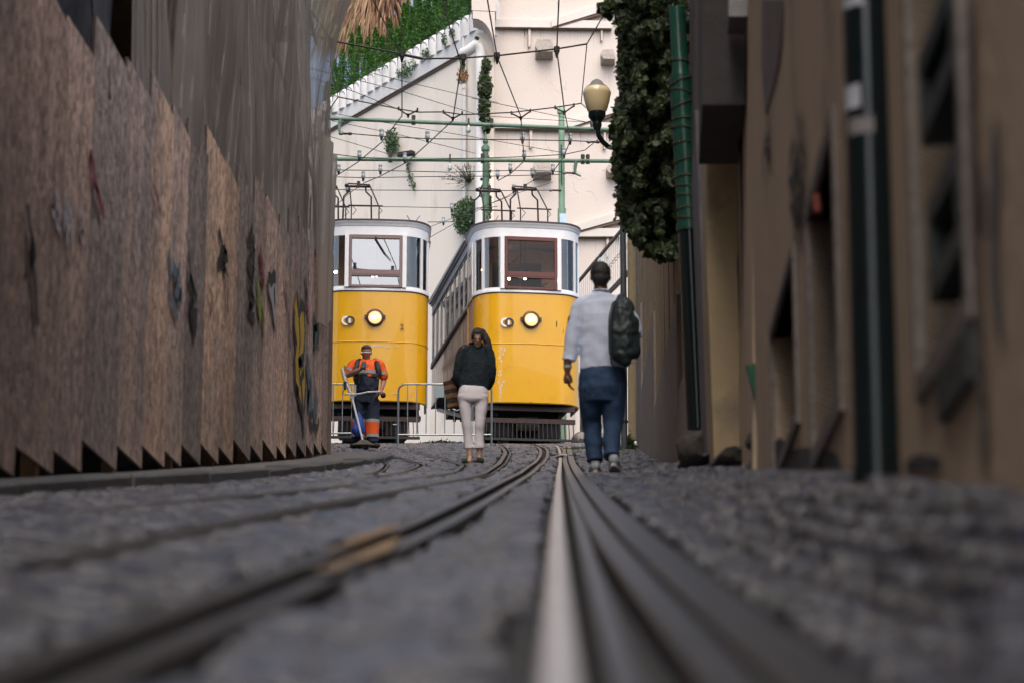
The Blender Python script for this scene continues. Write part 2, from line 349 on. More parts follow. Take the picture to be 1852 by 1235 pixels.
def leaves(cens, size, spread=.5, sides=5, norm=None, jitter=1.0, asp=1.0, droop=0):
    """many small leaf polygons, one flat polygon per centre"""
    n = len(cens); cens = np.asarray(cens, float)
    nv = rng.normal(size=(n, 3)); 
    if norm is not None: nv = nv*jitter+np.asarray(norm)
    nv /= np.linalg.norm(nv, axis=1)[:, None]
    a = np.cross(nv, rng.normal(size=(n, 3))); a /= np.linalg.norm(a, axis=1)[:, None]; b = np.cross(nv, a)
    if droop:
        a = a*(1-droop)+np.array([0, 0, -1])*droop; a /= np.linalg.norm(a, axis=1)[:, None]; b = np.cross(nv, a); b /= np.maximum(np.linalg.norm(b, axis=1), 1e-6)[:, None]
    sz = size*(1+spread*(rng.random(n)-.5)*2)
    shp = {5: [(0, -.5), (.42, -.3), (.36, .12), (0, .6), (-.36, .12), (-.42, -.3)], 4: [(0, -.5), (.28, 0), (0, .5), (-.28, 0)], 3: [(-.12, -.5), (.12, -.5), (0, .5)]}[sides]
    vs = np.stack([cens+(b*(x*asp)+a*y)*sz[:, None] for x, y in shp], 1)
    k = len(shp); idx = np.arange(n*k).reshape(n, k)
    return vs.reshape(-1, 3).tolist(), idx.tolist()
# ================================================================ street
xs = np.concatenate([np.linspace(-60, -8, 8), np.linspace(-6, 6, 61), np.linspace(8, 60, 8)])
ys = np.concatenate([np.linspace(-40, 0, 15), np.linspace(1, 60, 119), np.linspace(64, 220, 12)])
XX, YY = np.meshgrid(xs, ys); ZZ = gz(XX, YY)-.035
ZZ = np.where(YY > 90, zc(90)+(YY-90)*.12, ZZ)
mb = MB(); nx = len(xs)
mb.v = list(map(tuple, np.stack([XX, YY, ZZ], -1).reshape(-1, 3))); mb.f = [(j*nx+i, j*nx+i+1, (j+1)*nx+i+1, (j+1)*nx+i) for j in range(len(ys)-1) for i in range(nx-1)]; mb.mi = [0]*len(mb.f)
street = mb.build('street', M['base'], smooth=True, origin=(0, 0, 0), kind='structure', label='steep cobbled street with tram rails climbing between the walls')

# ---- rails: plan lines read off the photograph, laid on the ground
def line_ground(pts): return [on_ground(*p) for p in pts]
def resample(pl, step=.4):
    out = []; pl = [np.array(p, float) for p in pl]
    Ys = np.array([p[1] for p in pl]); Xs = np.array([p[0] for p in pl]); o = np.argsort(Ys); Ys = Ys[o]; Xs = Xs[o]
    yy = np.arange(Ys[0], Ys[-1], step); xx = np.interp(yy, Ys, Xs)
    k = 5; xp = np.pad(xx, k, mode='edge'); xx = np.convolve(xp, np.ones(2*k+1)/(2*k+1), 'same')[k:-k] if len(xx) > 12 else xx
    return list(zip(xx, yy))
RAILS = {}
def rail(key, pts, prof, label, extend_near=True):
    """prof: list of (x0, x1, dz, material) strips across the rail, x measured to the right of its line"""
    pl = line_ground(pts); pl.sort(key=lambda p: p[1])
    if extend_near and pl[0][1] < 4:
        (x0, y0), (x1, y1) = pl[0], pl[1]; s = (x1-x0)/(y1-y0); pl.insert(0, (x0-s*7, y0-7))
    pl = resample(pl); RAILS[key] = (pl, min(p[0] for p in prof)-.02, max(p[1] for p in prof)+.02)
    e = empty('tram_rail', (pl[0][0], pl[0][1], gnd(*pl[0])), label, 'rail', 'rails and slots laid in the cobbles')
    for (a, b, dz, m, nm) in prof:
        mb = MB(); vs = []; fs = []
        for (x, y) in pl:
            z = gnd(x, y); h = .03
            vs += [(x+a, y, z+dz-h), (x+a, y, z+dz-.004), (x+a+.004, y, z+dz), (x+b-.004, y, z+dz), (x+b, y, z+dz-.004), (x+b, y, z+dz-h)]
        for i in range(len(pl)-1):
            for k in range(5): fs.append((i*6+k, (i+1)*6+k, (i+1)*6+k+1, i*6+k+1))
        mb.add(vs, fs); mb.build(nm, m, e, smooth=False)
    return e
G = ('groove', )
def headprof(w0, w1): return [(0, w0, .006, M['rail'], 'rail_head'), (w0, w0+w1, -.03, M['groove'], 'groove'), (w0+w1, w0+w1+.018, .004, M['rail'], 'guard_lip')]
rail('bright', [(1006, 806), (1012, 814), (1014, 826), (1011, 860), (1010, 930), (1009, 1000), (1016, 1235)],
     [(-.022, .018, .014, M['shiny'], 'rail_head'), (.018, .045, -.03, M['groove'], 'groove'), (.045, .08, -.006, M['rail'], 'filler_plate')], 'polished bright steel rail running up the middle of the frame')
rail('right', [(1022, 806), (1021, 814), (1022, 826), (1028, 850), (1052, 900), (1115, 1000), (1330, 1235)],
     [(-.035, .02, .008, M['rail'], 'rail_head'), (.02, .035, -.03, M['groove'], 'groove'), (.035, .115, .006, M['rail'], 'guard_plate')], 'wide grey grooved rail just right of the bright rail')
rail('slot', [(962, 803), (984, 812), (984, 825), (968, 840), (955, 852), (860, 905), (700, 985), (350, 1115), (50, 1235)],
     [(-.075, -.03, .004, M['rail'], 'slot_lip'), (-.03, .03, -.03, M['groove'], 'groove'), (.03, .075, .004, M['rail'], 'slot_lip')], 'dark cable slot sweeping to the lower left corner')
rail('outer', [(892, 803), (906, 809), (912, 818), (903, 832), (860, 860), (570, 910), (0, 1025)],
     headprof(.05, .04), 'grooved rail left of the cable slot below the woman')
rail('lefta', [(700, 809), (790, 829), (835, 838), (815, 855), (560, 885), (0, 935)], headprof(.05, .03), 'right hand rail leading to the tram with number 2')
rail('leftslot', [(640, 808), (735, 830), (768, 839), (740, 852), (640, 868)], [(-.05, -.02, .004, M['rail'], 'slot_lip'), (-.02, .02, -.03, M['groove'], 'groove'), (.02, .05, .004, M['rail'], 'slot_lip')], 'cable slot leading to the tram with number 2')
rail('leftb', [(600, 812), (660, 828), (690, 838), (675, 852), (640, 860)], headprof(.05, .03), 'left hand rail nearest the kerb end')

wet = bpy.data.materials.new('wet_film'); wet.use_nodes = True; wb = wet.node_tree.nodes['Principled BSDF']; wb.inputs['Base Color'].default_value = (.02, .02, .023, 1); wb.inputs['Roughness'].default_value = .08; wb.inputs['Specular IOR Level'].default_value = .22
wn = wet.node_tree.nodes.new('ShaderNodeTexNoise'); wn.inputs['Scale'].default_value = 22; wbp = wet.node_tree.nodes.new('ShaderNodeBump'); wbp.inputs['Strength'].default_value = .3; wbp.inputs['Distance'].default_value = .01
wet.node_tree.links.new(wn.outputs['Fac'], wbp.inputs['Height']); wet.node_tree.links.new(wbp.outputs[0], wb.inputs['Normal'])
slp = np.array(RAILS['slot'][0])
for (y0, y1, a, b, lb) in ((4.7, 6.5, -.125, -.032, 'wet film on the left lip of the cable slot reflecting the tram'), (3.9, 5.5, .032, .13, 'wet film on the right lip of the cable slot reflecting the tram')):
    mb = MB(); vs = []; ys_ = np.arange(y0, y1, .12); cm = (a+b)/2
    for i, yv in enumerate(ys_):
        xc = float(np.interp(yv, slp[:, 1], slp[:, 0])); f = min(1, math.sin(math.pi*(i+.5)/len(ys_))*1.8); hw = (b-a)/2*f*max(.03, (.22+.6*mnoise.noise(Vector((yv*3.1, cm*40, 2))))+.12*random.random()); c_ = a+hw if cm > 0 else b-hw
        for q in (-1, 1): X = xc+c_+q*hw; vs.append((X, yv, gnd(xc, yv)+.0145))
    mb.add(vs, [(2*i, 2*i+1, 2*i+3, 2*i+2) for i in range(len(ys_)-1)]); mb.build('puddle', wet, label=lb, cat='puddle')
# ---- setts
def sett_mesh(seed):
    r = random.Random(seed); w, l, h = .092, .092, .05
    vs = []
    for (s, z) in ((1, -h), (1, -.012), (.82, 0)):
        for (x, y) in ((-1, -1), (1, -1), (1, 1), (-1, 1)):
            vs.append((x*s*w/2+r.uniform(-.004, .004), y*s*l/2+r.uniform(-.004, .004), z+(r.uniform(-.004, .004) if z > -h else 0)))
    vs.append((0, 0, .004))
    fs = [(a+4*k, (a+1) % 4+4*k, (a+1) % 4+4*k+4, a+4*k+4) for k in (0, 1) for a in range(4)]+[(8+a, 8+(a+1) % 4, 12) for a in range(4)]
    return vs, fs
variants = [sett_mesh(i) for i in range(8)]
def clear_of_rails(X, Y):
    ok = np.ones(len(X), bool)
    for pl, a, b in RAILS.values():
        p = np.array(pl); xr = np.interp(Y, p[:, 1], p[:, 0]); inr = (Y > p[0, 1]-.05) & (Y < p[-1, 1]+.05)
        ok &= ~(inr & (X > xr+a-.03) & (X < xr+b+.03))
    return ok
px_, py_ = [], []
row = 0; y = -3.0
while y < 60:
    sx = -6.0 if y > 33 else float(kerbx(y))+.05
    ex = float(wallx(y))-.02 if y < 37 else 5.
    off = (row % 2)*.052+random.random()*.02
    n = int((ex-sx)/.104)
    for i in range(n+1):
        x = sx+off+i*.104
        if x < ex: px_.append(x+random.uniform(-.006, .006)); py_.append(y+random.uniform(-.006, .006))
    y += .104; row += 1
PX = np.array(px_); PY = np.array(py_); ok = clear_of_rails(PX, PY)
# the patch under the trams needs no setts beyond the first metres
ok &= ~((PY > 53)); PX = PX[ok]; PY = PY[ok]
PZ = gz(PX, PY)+rng.uniform(-1, 1, len(PX))*(.003+.00033*np.clip(PY, 0, 30))
PZ += .006*np.sin(PX*3.1+PY*.7)
sizes = 1/np.maximum(PY, .5); vis = (PY > 2.6) & (np.abs(PX/np.maximum(PY, .1)) < .212)
order = np.argsort(-(sizes*vis)); near = order[:300]; nearset = np.zeros(len(PX), bool); nearset[near] = True
meshes = []
for vs, fs in variants:
    me = bpy.data.meshes.new('cobblestone'); me.from_pydata(vs, [], fs); me.materials.append(M['cobble']); me.update(); meshes.append(me)
for i in near:
    o = bpy.data.objects.new('cobblestone', meshes[i % 8]); C.objects.link(o); o.parent = street
    o.location = (PX[i], PY[i], PZ[i]); o.rotation_euler = (R(9.3)+random.uniform(-.03, .03), random.uniform(-.03, .03), random.uniform(-.08, .08)+(i % 4)*math.pi/2*0)
rest = np.where(~nearset)[0]; V = []; F = []; base = 0
va = [np.array(v) for v, f in variants]; fa = [f for v, f in variants]
ca, sa = math.cos(R(9.3)), math.sin(R(9.3)); RX = np.array([[1, 0, 0], [0, ca, -sa], [0, sa, ca]])
va = [v @ RX.T for v in va]
tr = rng.uniform(-.05, .05, (len(PX), 2))*(1+np.clip(PY, 0, 30)/12)[:, None]
for k in range(8):
    idx = rest[rest % 8 == k]
    if len(idx) == 0: continue
    loc = np.stack([PX[idx], PY[idx], PZ[idx]], 1)
    v = va[k][None, :, :]+loc[:, None, :]; v = v.copy(); v[:, :, 2] += va[k][None, :, 0]*tr[idx, 0][:, None]*1.2+va[k][None, :, 1]*tr[idx, 1][:, None]*1.2
    V.append(v.reshape(-1, 3)); nv = v.shape[1]
    for j in range(len(idx)): F += [tuple(base+j*nv+q for q in f) for f in fa[k]]
    base += len(idx)*nv
me = bpy.data.meshes.new('cobblestones'); me.from_pydata(np.concatenate(V).tolist(), [], F); me.materials.append(M['cobble']); me.update()
o = bpy.data.objects.new('cobblestones', me); C.objects.link(o); o.parent = street; o['kind'] = 'stuff'

# ---- raised pavement on the left with its kerb stones
pv = MB(); vs = []; fs = []; yy = np.arange(-8, 33.01, .5)
for Y in yy:
    z = gnd(-2.2, Y)+.062
    for X in (float(kerbx(Y))-.15, -3.6): vs.append((X, Y, z))
for i in range(len(yy)-1): fs.append((2*i, 2*i+1, 2*i+3, 2*i+2))
pv.add(vs, fs); pave = pv.build('pavement', M['pave'], origin=(0, 0, 0), kind='structure', label='narrow raised pavement at the foot of the chipboard hoarding')
y = -4.; 
while y < 31.0:
    l = random.uniform(.8, 1.25); y2 = min(y+l, 31.4); k = MB()
    x0, x1 = float(kerbx(y))+random.uniform(-.012, .012), float(kerbx(y2))+random.uniform(-.012, .012); dz = random.uniform(-.008, .01)
    z0, z1 = gnd(x0, y), gnd(x1, y2); a = .008
    q = [(x0, y+a, z0), (x1, y2-a, z1)]; vs = []
    for (x, yy_, z) in q:
        vs += [(x, yy_, z-.06), (x+.0, yy_, z+.055+dz), (x-.02, yy_, z+.073+dz), (x-.2, yy_, z+.075+dz), (x-.2, yy_, z-.06)]
    k.add(vs, [(i, i+1, i+6, i+5) for i in range(4)]+[(0, 5, 9, 4), (4, 3, 2, 1, 0), (5, 6, 7, 8, 9)])
    k.build('kerb_stone', M['kerb'], pave); y = y2

# ================================================================ chipboard hoarding, left
XF = -2.4
hoard = empty('plywood_hoarding', (XF, 20, gnd(XF, 20)), 'long hoarding of weathered chipboard sheets stepped up the left side', 'hoarding')
edges = [-4, -2.8, -1.6, -.4, .8, 2., 3.2, 4.4, 5.6, 6.8, 8., 9.2, 10.3]+[float(-2.4*FPX/(x-926)) for x in (15, 85, 137, 201, 248, 289, 319, 355, 388, 414, 446, 468, 494, 511, 530, 548, 562, 575)]+[30.9]
tops = {}
for i in range(len(edges)-1):
    a, b = edges[i], edges[i+1]; zb = gnd(XF, b)+.066                     # level foot, touching the pavement at its uphill end
    h = 2.44+random.uniform(-.06, .14); dx = random.uniform(-.012, .012); tops[i] = zb+h
    p = MB(); g = .008; tw = random.uniform(-.03, .03)
    vs = []
    jag = random.uniform(-.04, .04)
    poly = [(a+g+tw*.3, zb+.012), (b-g+tw*.2, zb+.012), (b-g+tw, zb+h+jag), (a+g+tw, zb+h)]
    for X in (XF, XF-.018): vs += [(X+(.006 if q_ in (1, 2) else -.008), yy_, zz) for q_, (yy_, zz) in enumerate(poly)]
    p.add(vs, [(0, 1, 2, 3), (7, 6, 5, 4)]); p.cur = 1; n0 = len(p.v)-8; p.f += [tuple(n0+q for q in (k, k+4, (k+1) % 4+4, (k+1) % 4)) for k in range(4)]; p.mi += [1]*4
    lab = None
    p.build('panel', [M['osb_new'] if i in (17, 20, 21, 25, 29) else M['osb_grey'] if i in (15, 19, 22, 27) else M['osb'], M['osb_edge']], hoard).location = (0, 0, 0)
MB().add([(XF-.13, -3.8, gnd(XF, -3.8)-.1), (XF-.13, 31.5, gnd(XF, 31.5)-.1), (XF-.13, 31.5, gnd(XF, 31.5)+1.2), (XF-.13, 20, gnd(XF, 20)+1.2), (XF-.13, -3.8, gnd(XF, -3.8)+1.2)], [(0, 1, 2, 3, 4)]).build('black_backing_sheet', M['groove'], hoard)  # black sheet added behind the boards so the gaps below read as shade
for Y in np.arange(5, 32, 2.4):                                         # posts behind the boards
    MB().bar((XF-.06, Y, gnd(XF, Y)-.1), (XF-.06, Y, gnd(XF, Y)+2.5), .08, .08).build('post', M['interior'], hoard)
MB().bar((XF+.0, 30.97, gnd(XF, 31)), (XF+.0, 30.97, gnd(XF, 31)+2.7), .1, .08).build('end_post', M['brownunder'], hoard)

# graffiti strokes: flat paint on the boards
def paint(px_pts, width, m, name='graffiti', X=XF+.016, parent=hoard, closed=False):
    P = [on_line(px, py, (X, 0), (X, 1)) for px, py in px_pts]
    if closed:
        mb = MB(); mb.add(P, [tuple(range(len(P)))]); return mb.build(name, m, parent)
    mb = MB(); vs = []; fs = []
    for i, p in enumerate(P):
        t = (P[min(i+1, len(P)-1)]-P[max(i-1, 0)]); t = Vector((0, t.y, t.z)).normalized(); nrm = Vector((0, -t.z, t.y))
        wv = width*(.75+.5*random.random()); vs += [p-nrm*wv/2, p+nrm*wv/2]
    for i in range(len(P)-1): fs.append((2*i, 2*i+1, 2*i+3, 2*i+2))
    mb.add(vs, fs); return mb.build(name, m, parent)
gb = mat('spray_black', (.02, .022, .025), (.05, .045, .045), 12, .8); gm_ = mat('spray_magenta', (.3, .03, .1), (.32, .1, .12), 12, .8); gw = mat('spray_pale', (.72, .72, .82), (.5, .46, .47), 5, .8, contrast=1)
gbl = mat('spray_blue', (.08, .22, .36), (.22, .2, .2), 6, .8, contrast=1); gy = mat('spray_yellow', (.9, .58, .03), (.65, .42, .05), 6, .8); ggr = mat('spray_green', (.38, .55, .05), (.2, .2, .06), 7, .8); gte = mat('spray_teal', (.02, .13, .13), (.1, .11, .1), 7, .8)
for k in range(26):
    x = 92+random.random()*58; y = 335+random.random()*60+(x-92)*.5; l = random.uniform(12, 45); paint([(x, y), (x+.5, y+l*.5), (x-.5, y+l)], random.uniform(.02, .07), gw, 'pale_smear')
for pts, wd, m in [([(162, 275), (170, 300), (174, 335), (182, 370), (188, 392)], .05, gm_), ([(167, 272), (162, 300), (168, 330), (178, 350)], .03, gm_), ([(280, 305), (278, 335), (285, 360), (290, 390)], .04, gm_),
    ([(50, 370), (54, 410), (60, 440), (57, 470), (64, 520), (66, 590)], .045, gb), ([(55, 440), (62, 480)], .12, gb),
    ([(306, 450), (309, 500), (306, 530), (318, 560), (322, 580)], .06, gbl), ([(312, 480), (322, 500), (316, 520), (330, 540)], .09, gbl), ([(322, 480), (328, 520), (322, 560)], .06, gbl),
    ([(341, 455), (345, 500), (350, 530), (345, 570), (352, 600), (350, 625)], .05, gb), ([(343, 500), (356, 540), (346, 560), (357, 570)], .08, gb), ([(345, 540), (355, 600)], .1, gb),
    ([(396, 415), (402, 440), (398, 480), (410, 470), (404, 500)], .07, gb), ([(407, 440), (405, 475), (412, 500), (411, 565)], .05, gb), ([(398, 470), (412, 465), (402, 450)], .09, gb), ([(394, 480), (400, 465), (408, 485)], .08, gb),
    ([(457, 412), (450, 440), (455, 460), (449, 480), (457, 500), (451, 520), (459, 540), (452, 570), (460, 578)], .11, gb), ([(459, 425), (460, 470), (456, 530), (449, 575)], .1, gb), ([(449, 430), (461, 450), (448, 470), (461, 490), (449, 510), (461, 550), (450, 560)], .1, gb),
    ([(470, 450), (474, 480), (477, 520)], .1, gm_), ([(473, 470), (470, 500), (476, 515)], .06, gm_), ([(466, 500), (470, 540), (476, 570), (477, 610), (474, 560)], .08, ggr), ([(466, 540), (472, 580)], .08, ggr),
    ([(516, 508), (519, 540), (524, 590), (530, 630)], .05, gm_), ([(553, 500), (555, 530), (552, 555), (558, 560), (554, 520)], .1, gm_), ([(556, 560), (559, 590)], .06, gm_), ([(578, 510), (579, 540)], .08, gm_),
    ([(568, 580), (572, 600), (568, 615), (576, 600), (575, 620)], .25, gte), ([(380, 520), (383, 545), (380, 575)], .05, mat('spray_red', (.25, .06, .04), (.2, .12, .1), 9, .8)),
    ([(556, 650), (560, 700), (557, 730), (564, 720), (561, 680)], .2, gbl), ([(570, 700), (574, 720), (568, 760)], .2, gbl), ([(566, 745), (561, 755), (562, 768), (567, 775)], .08, gb), ([(571, 750), (569, 770), (574, 775), (577, 758)], .08, gb)]:
    paint(pts, wd*1.3, m)
paint([(485, 505), (488, 502), (491, 509), (495, 499), (499, 503), (501, 520), (500, 560), (499, 590), (497, 590), (492, 550), (487, 530)], 0, gw, closed=True, X=XF+.014)
paint([(485, 505), (488, 502), (491, 509), (495, 499), (499, 503)], .12, gb); paint([(485, 505), (486, 530), (492, 560), (498, 600)], .06, gb); paint([(496, 520), (497, 545), (496, 552)], .12, gb)
paint([(533, 555), (537, 530), (540, 560), (543, 552), (547, 548), (550, 560), (551, 600), (549, 640), (552, 680), (550, 740), (544, 745), (540, 700), (536, 700), (534, 640), (538, 620), (533, 590)], 0, gy, closed=True, X=XF+.014)
for pts in ([(533, 560), (532, 590), (536, 625), (533, 650), (535, 700), (541, 712)], [(537, 530), (541, 570), (545, 552), (550, 556), (552, 600), (549, 650)], [(541, 570), (543, 620), (540, 650), (546, 660)], [(540, 655), (548, 650), (550, 670), (543, 690), (541, 665)], [(545, 690), (547, 730), (550, 790)], [(536, 700), (544, 735), (547, 745)], [(552, 660), (553, 700), (550, 745)]):
    paint(pts, .13, gb)

# ---- scaffolding behind, debris netting in front, house wall
house = empty('scaffolded_house', (-6.5, 15, gnd(-6, 15)), 'grey rendered house wrapped in scaffolding behind the hoarding', 'house')
k = MB()
k.box((-7, 19.5, 9), (6.2, 49, 26)); k.build('wall', M['grey_wall'], house)
for yv in np.arange(8, 31, 3.2):
    for zz in (6.5, 9.7, 12.9):
        if zz > zc(yv)+3.5:
            MB().box((-3.88, yv, zz), (.05, 1.1, 1.7)).build('window', M['blackpaint'], house); MB().box((-3.87, yv, zz-.95), (.1, 1.3, .12)).build('sill', M['offwhite'], house)
scaf = empty('scaffolding', (-3.1, 15, gnd(-3, 15)), 'tube scaffolding glimpsed behind the torn netting', 'scaffolding')
for yv in np.arange(-3, 33, 2.3):
    for xv in (-2.78, -3.6):
        MB().tube([(xv, yv, gnd(-3, yv)), (xv, yv, 15)], .026, 8).build('standard_tube', M['scaf'], scaf)
for zz in np.arange(3, 15, 2):
    y0 = -4 if zz < 6 else -4
    for xv in (-2.74, -3.64): MB().tube([(xv, y0, zz), (xv, 32.3, zz)], .024, 8).build('ledger_tube', M['scaf'], scaf)
    MB().box((-3.2, 14, zz-.06), (.6, 36, .045)).build('walk_board', M['twig'], scaf)
for yv in np.arange(8, 31, 4.6):
    MB().tube([(-2.7, yv, zc(yv)+2), (-2.7, yv+2.3, zc(yv)+5.5)], .022, 8).build('brace_tube', M['scaf'], scaf)

def net_sheet(y0, y1, ztop, bottom, amp, X0, ny, nz, seed, flare=None):
    r = np.random.default_rng(seed); Y = np.linspace(y0, y1, ny)
    ph = r.uniform(0, 6.28, 8); fr = np.array([1.1, 1.9, 2.7, 4.2, 6.1, 9.3, 13.7, 19.]); am = np.array([.8, .6, .42, .30, .2, .13, .08, .05])
    vs = []
    for j in range(nz):
        t = j/(nz-1)
        for i, yv in enumerate(Y):
            zb = bottom(yv); z = zb+(ztop-zb)*t
            wz = sum(am[q]*math.sin(fr[q]*yv+ph[q]+.9*math.sin(z*.55+q*1.7)+.12*z*(q % 3-1)) for q in range(8))
            n1 = mnoise.noise(Vector((yv*.55+z*.30, z*.16, seed))); n2 = 1-abs(mnoise.noise(Vector((yv*.9-z*.22, z*.13, seed+9))))*2.6; n3 = mnoise.noise(Vector((yv*2.6+z*.35, z*.35, seed+20)))
            X = X0+amp*(2.6*n1+.9*max(0, n2)**2+.8*n3+.25*wz)+(flare(yv, z) if flare else 0)
            vs.append((X, yv+.06*math.sin(z*1.7+i), z))
    fs = [(j*ny+i, j*ny+i+1, (j+1)*ny+i+1, (j+1)*ny+i) for j in range(nz-1) for i in range(ny-1)]
    mb = MB(); mb.add(vs, fs); return mb
def hem(yv):
    k = max(0, min(len(edges)-2, int(np.searchsorted(edges, yv))-1))
    return tops[k]-.5-.15*math.sin(yv*2.1)
nb_ = net_sheet(17.0, 31.3, 15.5, lambda y: hem(y), .055, -2.53, 460, 60, 3, flare=lambda y, z: (max(0, z-9.5)/2.2)**2*.55*float(sm((y-27)/4.3)) if z < 12.5 else 1.02*float(sm((y-27)/4.3)))
nb_.build('debris_netting', M['net'], smooth=True, label='beige debris netting hanging in long folds above the farther boards', cat='netting')
nb_ = net_sheet(15.2, 18.2, 14.5, lambda y: hem(y)+.1, .07, -2.55, 160, 40, 5)
nb_.build('debris_netting', M['net'], smooth=True, label='crumpled strip of grey netting hanging in the middle of the hoarding', cat='netting')
nb_ = net_sheet(10.5, 14.6, 13.5, lambda y: hem(y)+.05, .08, -2.56, 160, 40, 9)
nb_.build('plastic_sheeting', M['net2'], smooth=True, label='blue grey sheeting bunched above the nearest boards', cat='sheeting')
# loose bundle of net falling over the last boards
mb = MB(); nb1, nb2 = 26, 70; vs = []; fs = []
for j in range(nb2):
    t = j/(nb2-1); z = 8.5-t*2.3; 
    for i in range(nb1):
        s = i/(nb1-1); yv = 27.6+1.2*t+s*(3.1-1.8*t); X = XF+.05+.035*math.sin(s*15+t*5)+.025*math.sin(s*27+t*9)+.05*math.sin(s*math.pi)*(1-.3*t)
        vs.append((X, yv, z+s*.35+.04*math.sin(s*22)))
fs = [(j*nb1+i, j*nb1+i+1, (j+1)*nb1+i+1, (j+1)*nb1+i) for j in range(nb2-1) for i in range(nb1-1)]
mb.add(vs, fs); mb.build('netting_bundle', M['net'], smooth=True, label='loose gathered netting slumping over the last boards beside the tram', cat='netting')

# ================================================================ right side buildings
def wall_cells(p0, p1, z0, z1, openings, depth, into, nx_jog=0, rough_z=None):
    """vertical wall from plan point p0 to p1 with rectangular openings (s0,s1,za,zb); 'into' is the plan vector into the wall"""
    mb = MB(); P0, P1 = Vector((*p0, 0)), Vector((*p1, 0)); Ls = (P1-P0).length; t = (P1-P0)/Ls; n = Vector((*into, 0)).normalized()
    S = sorted({0, Ls, *[o[0] for o in openings], *[o[1] for o in openings]}); Z = sorted({z0, z1, *[o[2] for o in openings], *[o[3] for o in openings]})
    W = lambda s, z, d=0: P0+t*s+n*d+Vector((0, 0, z))
    for i in range(len(S)-1):
        for j in range(len(Z)-1):
            sc, zc_ = (S[i]+S[i+1])/2, (Z[j]+Z[j+1])/2
            if any(o[0] < sc < o[1] and o[2] < zc_ < o[3] for o in openings): continue
            mb.add([W(S[i], Z[j]), W(S[i+1], Z[j]), W(S[i+1], Z[j+1]), W(S[i], Z[j+1])], [(0, 1, 2, 3)])
    for (a, b, c, d) in openings:
        q = [(a, c), (b, c), (b, d), (a, d)]
        for k in range(4):
            (s1, y1), (s2, y2) = q[k], q[(k+1) % 4]
            mb.add([W(s1, y1), W(s2, y2), W(s2, y2, depth), W(s1, y1, depth)], [(0, 1, 2, 3)])
        mb.add([W(a, c, depth), W(b, c, depth), W(b, d, depth), W(a, d, depth)], [(0, 1, 2, 3)])
    th = depth+.1
    c0 = [W(0, z0), W(Ls, z0), W(Ls, z1), W(0, z1)]; c1 = [W(0, z0, th), W(Ls, z0, th), W(Ls, z1, th), W(0, z1, th)]
    mb.add(c0+c1, [(4, 5, 6, 7), (0, 1, 5, 4), (3, 2, 6, 7), (0, 3, 7, 4), (1, 2, 6, 5)])
    return mb, W, t, n
NW0, NW1 = (.62, 0.), (1.21, 11.8)                                   # near wall line
NL = math.hypot(NW1[0]-NW0[0], NW1[1]-NW0[1]); NT = Vector((NW1[0]-NW0[0], NW1[1]-NW0[1], 0))/NL; NN = Vector((NT.y, -NT.x, 0))   # NN points into the wall
def nw(px, py, off=0):
    """point on the near wall plane (off metres proud of it); returns world, s"""
    a = (NW0[0]-NN.x*off, NW0[1]-NN.y*off); b = (NW1[0]-NN.x*off, NW1[1]-NN.y*off)
    p = on_line(px, py, a, b); return p, (p-Vector((*a, 0))).dot(NT)
near = empty('ochre_house', (1.2, 6, gnd(1.2, 6)), 'shaded ochre plastered house filling the right edge of the lane', 'house')
def opening(x_far, x_near, ytop_near, ybot_near):
    pt, s1 = nw(x_near, ytop_near); pb, _ = nw(x_near, ybot_near); _, s0 = nw(x_far, ytop_near)
    return (s1, s0, pb.z, pt.z)      # s grows with distance
op1 = opening(1396, 1440, 462, 765); op2 = opening(1462, 1512, 235, 740)
pS, sA = nw(1660, 300); _, sB = nw(1752, 300)
op3 = (sB, sA, gnd(1, 4.6)+.28, 3.2)
wallmb, W, _, _ = wall_cells(NW0, NW1, -1.2, 11, [op1, op2, op3], .16, (NN.x, NN.y))
wallmb.build('wall', M['ochre'], near)
MB().box((4.9, -8, 1), (8, 16, 16)).build('rear_block', M['grey_wall'], near)
MB().box((5.4, 6.2, 4), (7.6, 12, 13)).build('side_block', M['grey_wall'], near)
def surround(op, wd, mname, nm='stone_surround', proud=.018):
    a, b, c, d = op
    for (s0, s1, z0, z1) in ((a-wd, a, c, d), (b, b+wd, c, d), (a-wd, b+wd, d, d+wd), (a-wd, b+wd, c-wd, c)):
        q = [W(s0, z0, -proud), W(s1, z0, -proud), W(s1, z1, -proud), W(s0, z1, -proud), W(s0, z0, .155), W(s1, z0, .155), W(s1, z1, .155), W(s0, z1, .155)]
        MB().add(q, [(0, 1, 2, 3), (7, 6, 5, 4), (0, 1, 5, 4), (1, 2, 6, 5), (2, 3, 7, 6), (3, 0, 4, 7)]).build(nm, M[mname], near)
surround(op1, .045, 'stone'); surround(op2, .06, 'stone'); surround((op3[0], op3[1], op3[2], op3[3]), .05, 'stone')
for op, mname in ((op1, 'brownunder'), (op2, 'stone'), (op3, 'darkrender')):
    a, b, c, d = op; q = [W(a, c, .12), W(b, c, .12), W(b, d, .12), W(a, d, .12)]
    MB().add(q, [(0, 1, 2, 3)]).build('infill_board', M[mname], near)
a, b, c, d = op2
for yv in (a+.25, b-.3): MB().bar(W(yv, c, .1), W(yv, d, .1), .05, .05).build('window_bar', M['brownunder'], near)
